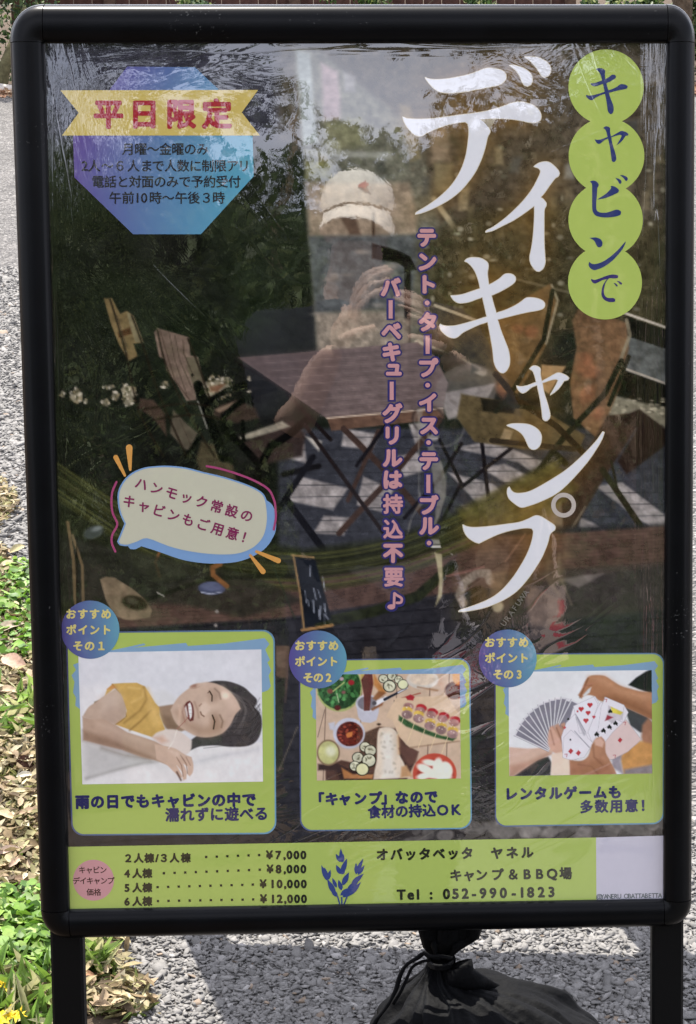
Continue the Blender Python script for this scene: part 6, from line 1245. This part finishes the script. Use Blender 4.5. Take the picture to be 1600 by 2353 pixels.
rad = [(.15, .10), (.13, .09), (.15, .10), (.10, .08), .052, (.062, .072), (.076, .088), (.055, .07), .06, .036, .023, .06, .036, .023, .085, .058, .04, .035, .085, .058, .04, .035, .012, .014, .014, .03]
ED = [(0, 1), (1, 2), (2, 3), (3, 4), (4, 5), (5, 6), (6, 7), (3, 8), (8, 9), (9, 10), (3, 11), (11, 12), (12, 13), (0, 14), (14, 15), (15, 16), (16, 17), (0, 18), (18, 19), (19, 20), (20, 21), (6, 22), (6, 23), (6, 24), (5, 25)]
skin('body', [rel(v) for v in B], ED, rad, {0}, M_SKIN, per)
midL = shL + (elL - shL) * 1.03; midR = shR + (elR - shR) * .99
J = [pelv + [0, 0, -.05], pelv + [0, 0, .2], chest, chest + up * .13, neck + [0, 0, -.05], shL, midL, shR, midR, elR + (wrR - elR) * .85]
skin('jacket', [rel(v) for v in J], [(0, 1), (1, 2), (2, 3), (3, 4), (3, 5), (5, 6), (3, 7), (7, 8), (8, 9)], [(.18, .13), (.165, .12), (.18, .13), (.13, .10), .075, .085, .065, .085, .06, .038], {0}, M_JACK, per)
T_ = [pelv + [0, 0, .03], hipL, knL, anL + up * .02, hipR, knR, anR + up * .02]
skin('trousers', [rel(v) for v in T_], [(0, 1), (1, 2), (2, 3), (0, 4), (4, 5), (5, 6)], [(.165, .12), .1, .075, .06, .1, .075, .06], {0}, M_TROU, per)
for an in (anL, anR):
    skin('shoe', [rel(an + [0, -.03, -.04]), rel(an + [0, .07, -.045]), rel(an + [0, .17, -.055])], [(0, 1), (1, 2)], [(.045, .04), (.046, .035), (.036, .022)], {0}, mat('shoe', (.03, .03, .03), .7), per, 1)
# hands: palm plus four fingers and a thumb, closed round the ends of the phone
for side, wr, kn in ((-1, wrL, Rp(822, 690, .085)), (1, wrR, Rp(992, 742, .085))):
    d = kn - wr; d /= np.linalg.norm(d); across = np.array([.35 * side * -1, .1, .9]); across -= d * (across @ d); across /= np.linalg.norm(across); fwd = np.array([0, 1., 0])
    Vh, Eh, Rh, roots = [wr, wr + d * .035, kn - d * .012], [(0, 1), (1, 2)], [(.024, .02), (.038, .018), (.036, .016)], {0}
    for i in range(4):
        b = len(Vh); off = (i - 1.5) * .019; base = kn - d * .03 + across * off; L = (.078, .088, .082, .064)[3 - i]; inw = np.array([-side * 1.0, 0, 0]) * .7 + d * .45
        f1 = kn + across * off * 1.15 + d * .008; f2 = f1 + (d * .6 + fwd * .45 + inw * .35) * L * .42; f3 = f2 + (inw + fwd * -.1) * L * .36; f4 = f3 + (inw + fwd * -.45) * L * .24
        Vh += [base, f1, f2, f3, f4]; Eh += [(b + k, b + k + 1) for k in range(4)]; Rh += [.009, .0095, .0088, .008, .0065]; roots.add(b)
    b = len(Vh); t0 = wr + d * .03 - across * .02; t1 = t0 + (d * .5 - across * .9) * .035; t2 = t1 + (d * .8 + np.array([-side * .7, -.2, 0])) * .03; t3 = t2 + (d * .5 + np.array([-side * .9, 0, 0])) * .024
    Vh += [t0, t1, t2, t3]; Eh += [(b, b + 1), (b + 1, b + 2), (b + 2, b + 3)]; Rh += [.014, .013, .011, .008]; roots.add(b)
    Vh = [np.array([v[0], min(v[1], -.022), v[2]]) for v in Vh]
    skin('hand', [rel(v) for v in Vh], Eh, Rh, roots, M_SKIN, per, 1)
# cap
hc = head + [0, .0, .03]; m = MB(); nr, ns = 10, 36
for i in range(nr + 1):
    ph_ = i / nr * math.pi / 2
    for k in range(ns):
        a_ = 2 * math.pi * k / ns; seam = 1 - .012 * (abs(math.sin(a_ * 3)) < .12); r_ = math.cos(ph_) ** .72 * seam; m.v.append((.082 * r_ * math.cos(a_), .100 * r_ * math.sin(a_), .092 * math.sin(ph_) ** .95))
for i in range(nr):
    for k in range(ns): m.f.append((i * ns + k, i * ns + (k + 1) % ns, (i + 1) * ns + (k + 1) % ns, (i + 1) * ns + k))
m.v = [tuple(np.array(v) + hc) for v in m.v]; m.v = [tuple(rel(v)) for v in m.v]; cap = link('cap', m.mesh('cap', M_CAPC, True), per)
m = MB(); n_ = 17
for lay in (0, -.004):
    for j in range(6):
        t = j / 5
        for k in range(n_):
            a_ = math.pi * (.12 + .76 * k / (n_ - 1)); r0 = np.array([.080 * math.cos(a_), .095 * math.sin(a_)]); r1 = np.array([.088 * math.cos(a_), .095 * math.sin(a_) + .07 * math.sin(a_) ** .7]); p = r0 + (r1 - r0) * t; m.v.append((p[0], p[1], -.004 - .040 * t - .012 * t * (abs(math.cos(a_)) ** 2) - .010 * t * math.cos(a_) + lay))
for j in range(5):
    for k in range(n_ - 1):
        q_ = (j * n_ + k, j * n_ + k + 1, (j + 1) * n_ + k + 1, (j + 1) * n_ + k); m.f.append(q_); m.f.append(tuple(i + 6 * n_ for i in q_[::-1]))
for k in range(n_ - 1): m.f.append((5 * n_ + k, 5 * n_ + k + 1, 11 * n_ + k + 1, 11 * n_ + k))
m.v = [tuple(rel(np.array(v) + hc)) for v in m.v]; link('brim', m.mesh('brim', M_CAPC, True), cap)
m = MB(); c_ = hc + [.016, .1, .036]; m.add([rel(c_ + [-.016, -.002, 0]), rel(c_ + [0, .0, -.009]), rel(c_ + [.016, -.002, 0]), rel(c_ + [0, -.006, .011])], [(0, 1, 2, 3)]); link('emblem', m.mesh('emblem', mat('red_emblem', (.4, .08, .09), .7)), cap)
# phone
ph_o = bpy.data.objects.new('phone', None); COL.objects.link(ph_o); pc_ = CAMW + np.array([-.012, -.075, -.014]); ph_o.location = Vector(pc_); ph_o.rotation_euler = (LEAN * .6, R_(20), 0); ph_o['label'] = 'dark phone held sideways in both hands of the photographer'; ph_o['category'] = 'phone'
m = MB(); m.box((-.074, -.004, -.036), (.074, .004, .036)); o = link('phone_shell', m.mesh('phone_shell', M_PHONE), ph_o); bv = o.modifiers.new('b', 'BEVEL'); bv.width = .003; bv.segments = 2
m = MB(); m.tube([(-.05, .0041, .018), (-.05, .006, .018)], .007, 16); link('camera_lens', m.mesh('camera_lens', M_PHONE), ph_o)
# shopping bag hanging from the arm
def tote(name, pxs, extra, col, lab, red):
    (x0, y0), (x1, y1) = pxs; A = Rp(x0, y0, extra); Bq = Rp(x1, y0, extra); C_ = Rp(x1 + 10, y1, extra); D_2 = Rp(x0 - 14, y1, extra); root = bpy.data.objects.new(name, None); COL.objects.link(root); c0 = (C_ + D_2) / 2; root.location = Vector(c0); root['label'] = lab; root['category'] = 'bag'
    m = MB(); back = np.array([0, -.06, 0]); pts = [A, Bq, C_, D_2, A + back * .3, Bq + back * .3, C_ + back, D_2 + back]; pts = [p - c0 for p in pts]; m.add(pts, [(0, 3, 2, 1), (4, 5, 6, 7), (0, 4, 7, 3), (1, 2, 6, 5), (3, 7, 6, 2)]); link('bag_body', m.mesh('bag_body', mat(name + '_cloth', col, .8, .2, noise=(40, .12))), root)
    m = MB(); at_ = lambda u, v: pts[0] * (1 - u) * (1 - v) + pts[1] * u * (1 - v) + pts[2] * u * v + pts[3] * (1 - u) * v + np.array([0, .002, 0])
    for (u0, v0, u1, v1) in red: m.add([at_(u0, v0), at_(u1, v0), at_(u1, v1), at_(u0, v1)], [(0, 3, 2, 1)])
    link('print', m.mesh('print', mat(name + '_print', (.45, .05, .06), .8)), root)
    m = MB(); t_ = .35; top = (at_(.5, 0) + np.array([0, 0, .16])); m.tube([at_(.2, 0), at_(.25, 0) + [0, 0, .09], top, at_(.75, 0) + [0, 0, .09], at_(.8, 0)], .004, 6); link('handle', m.mesh('handle', mat(name + '_handle', col, .8)), root)
tote('paper_bag', ((1000, 1455), (1085, 1640)), .40, (.62, .58, .58), 'white shopping bag with red print hanging beside the photographer', [(.1, .12, .2, .5), (.1, .3, .45, .36), (.6, .1, .68, .55), (.8, .1, .88, .55), (.55, .2, .93, .26), (.55, .42, .93, .48), (.62, .6, .9, .66), (.7, .55, .76, .9), (.15, .6, .4, .66)])
tote('fabric_pouch', ((1215, 1345), (1300, 1520)), .42, (.36, .28, .24), 'beige fabric pouch with a red band hanging low beside the photographer', [(.78, .2, .93, .85)])
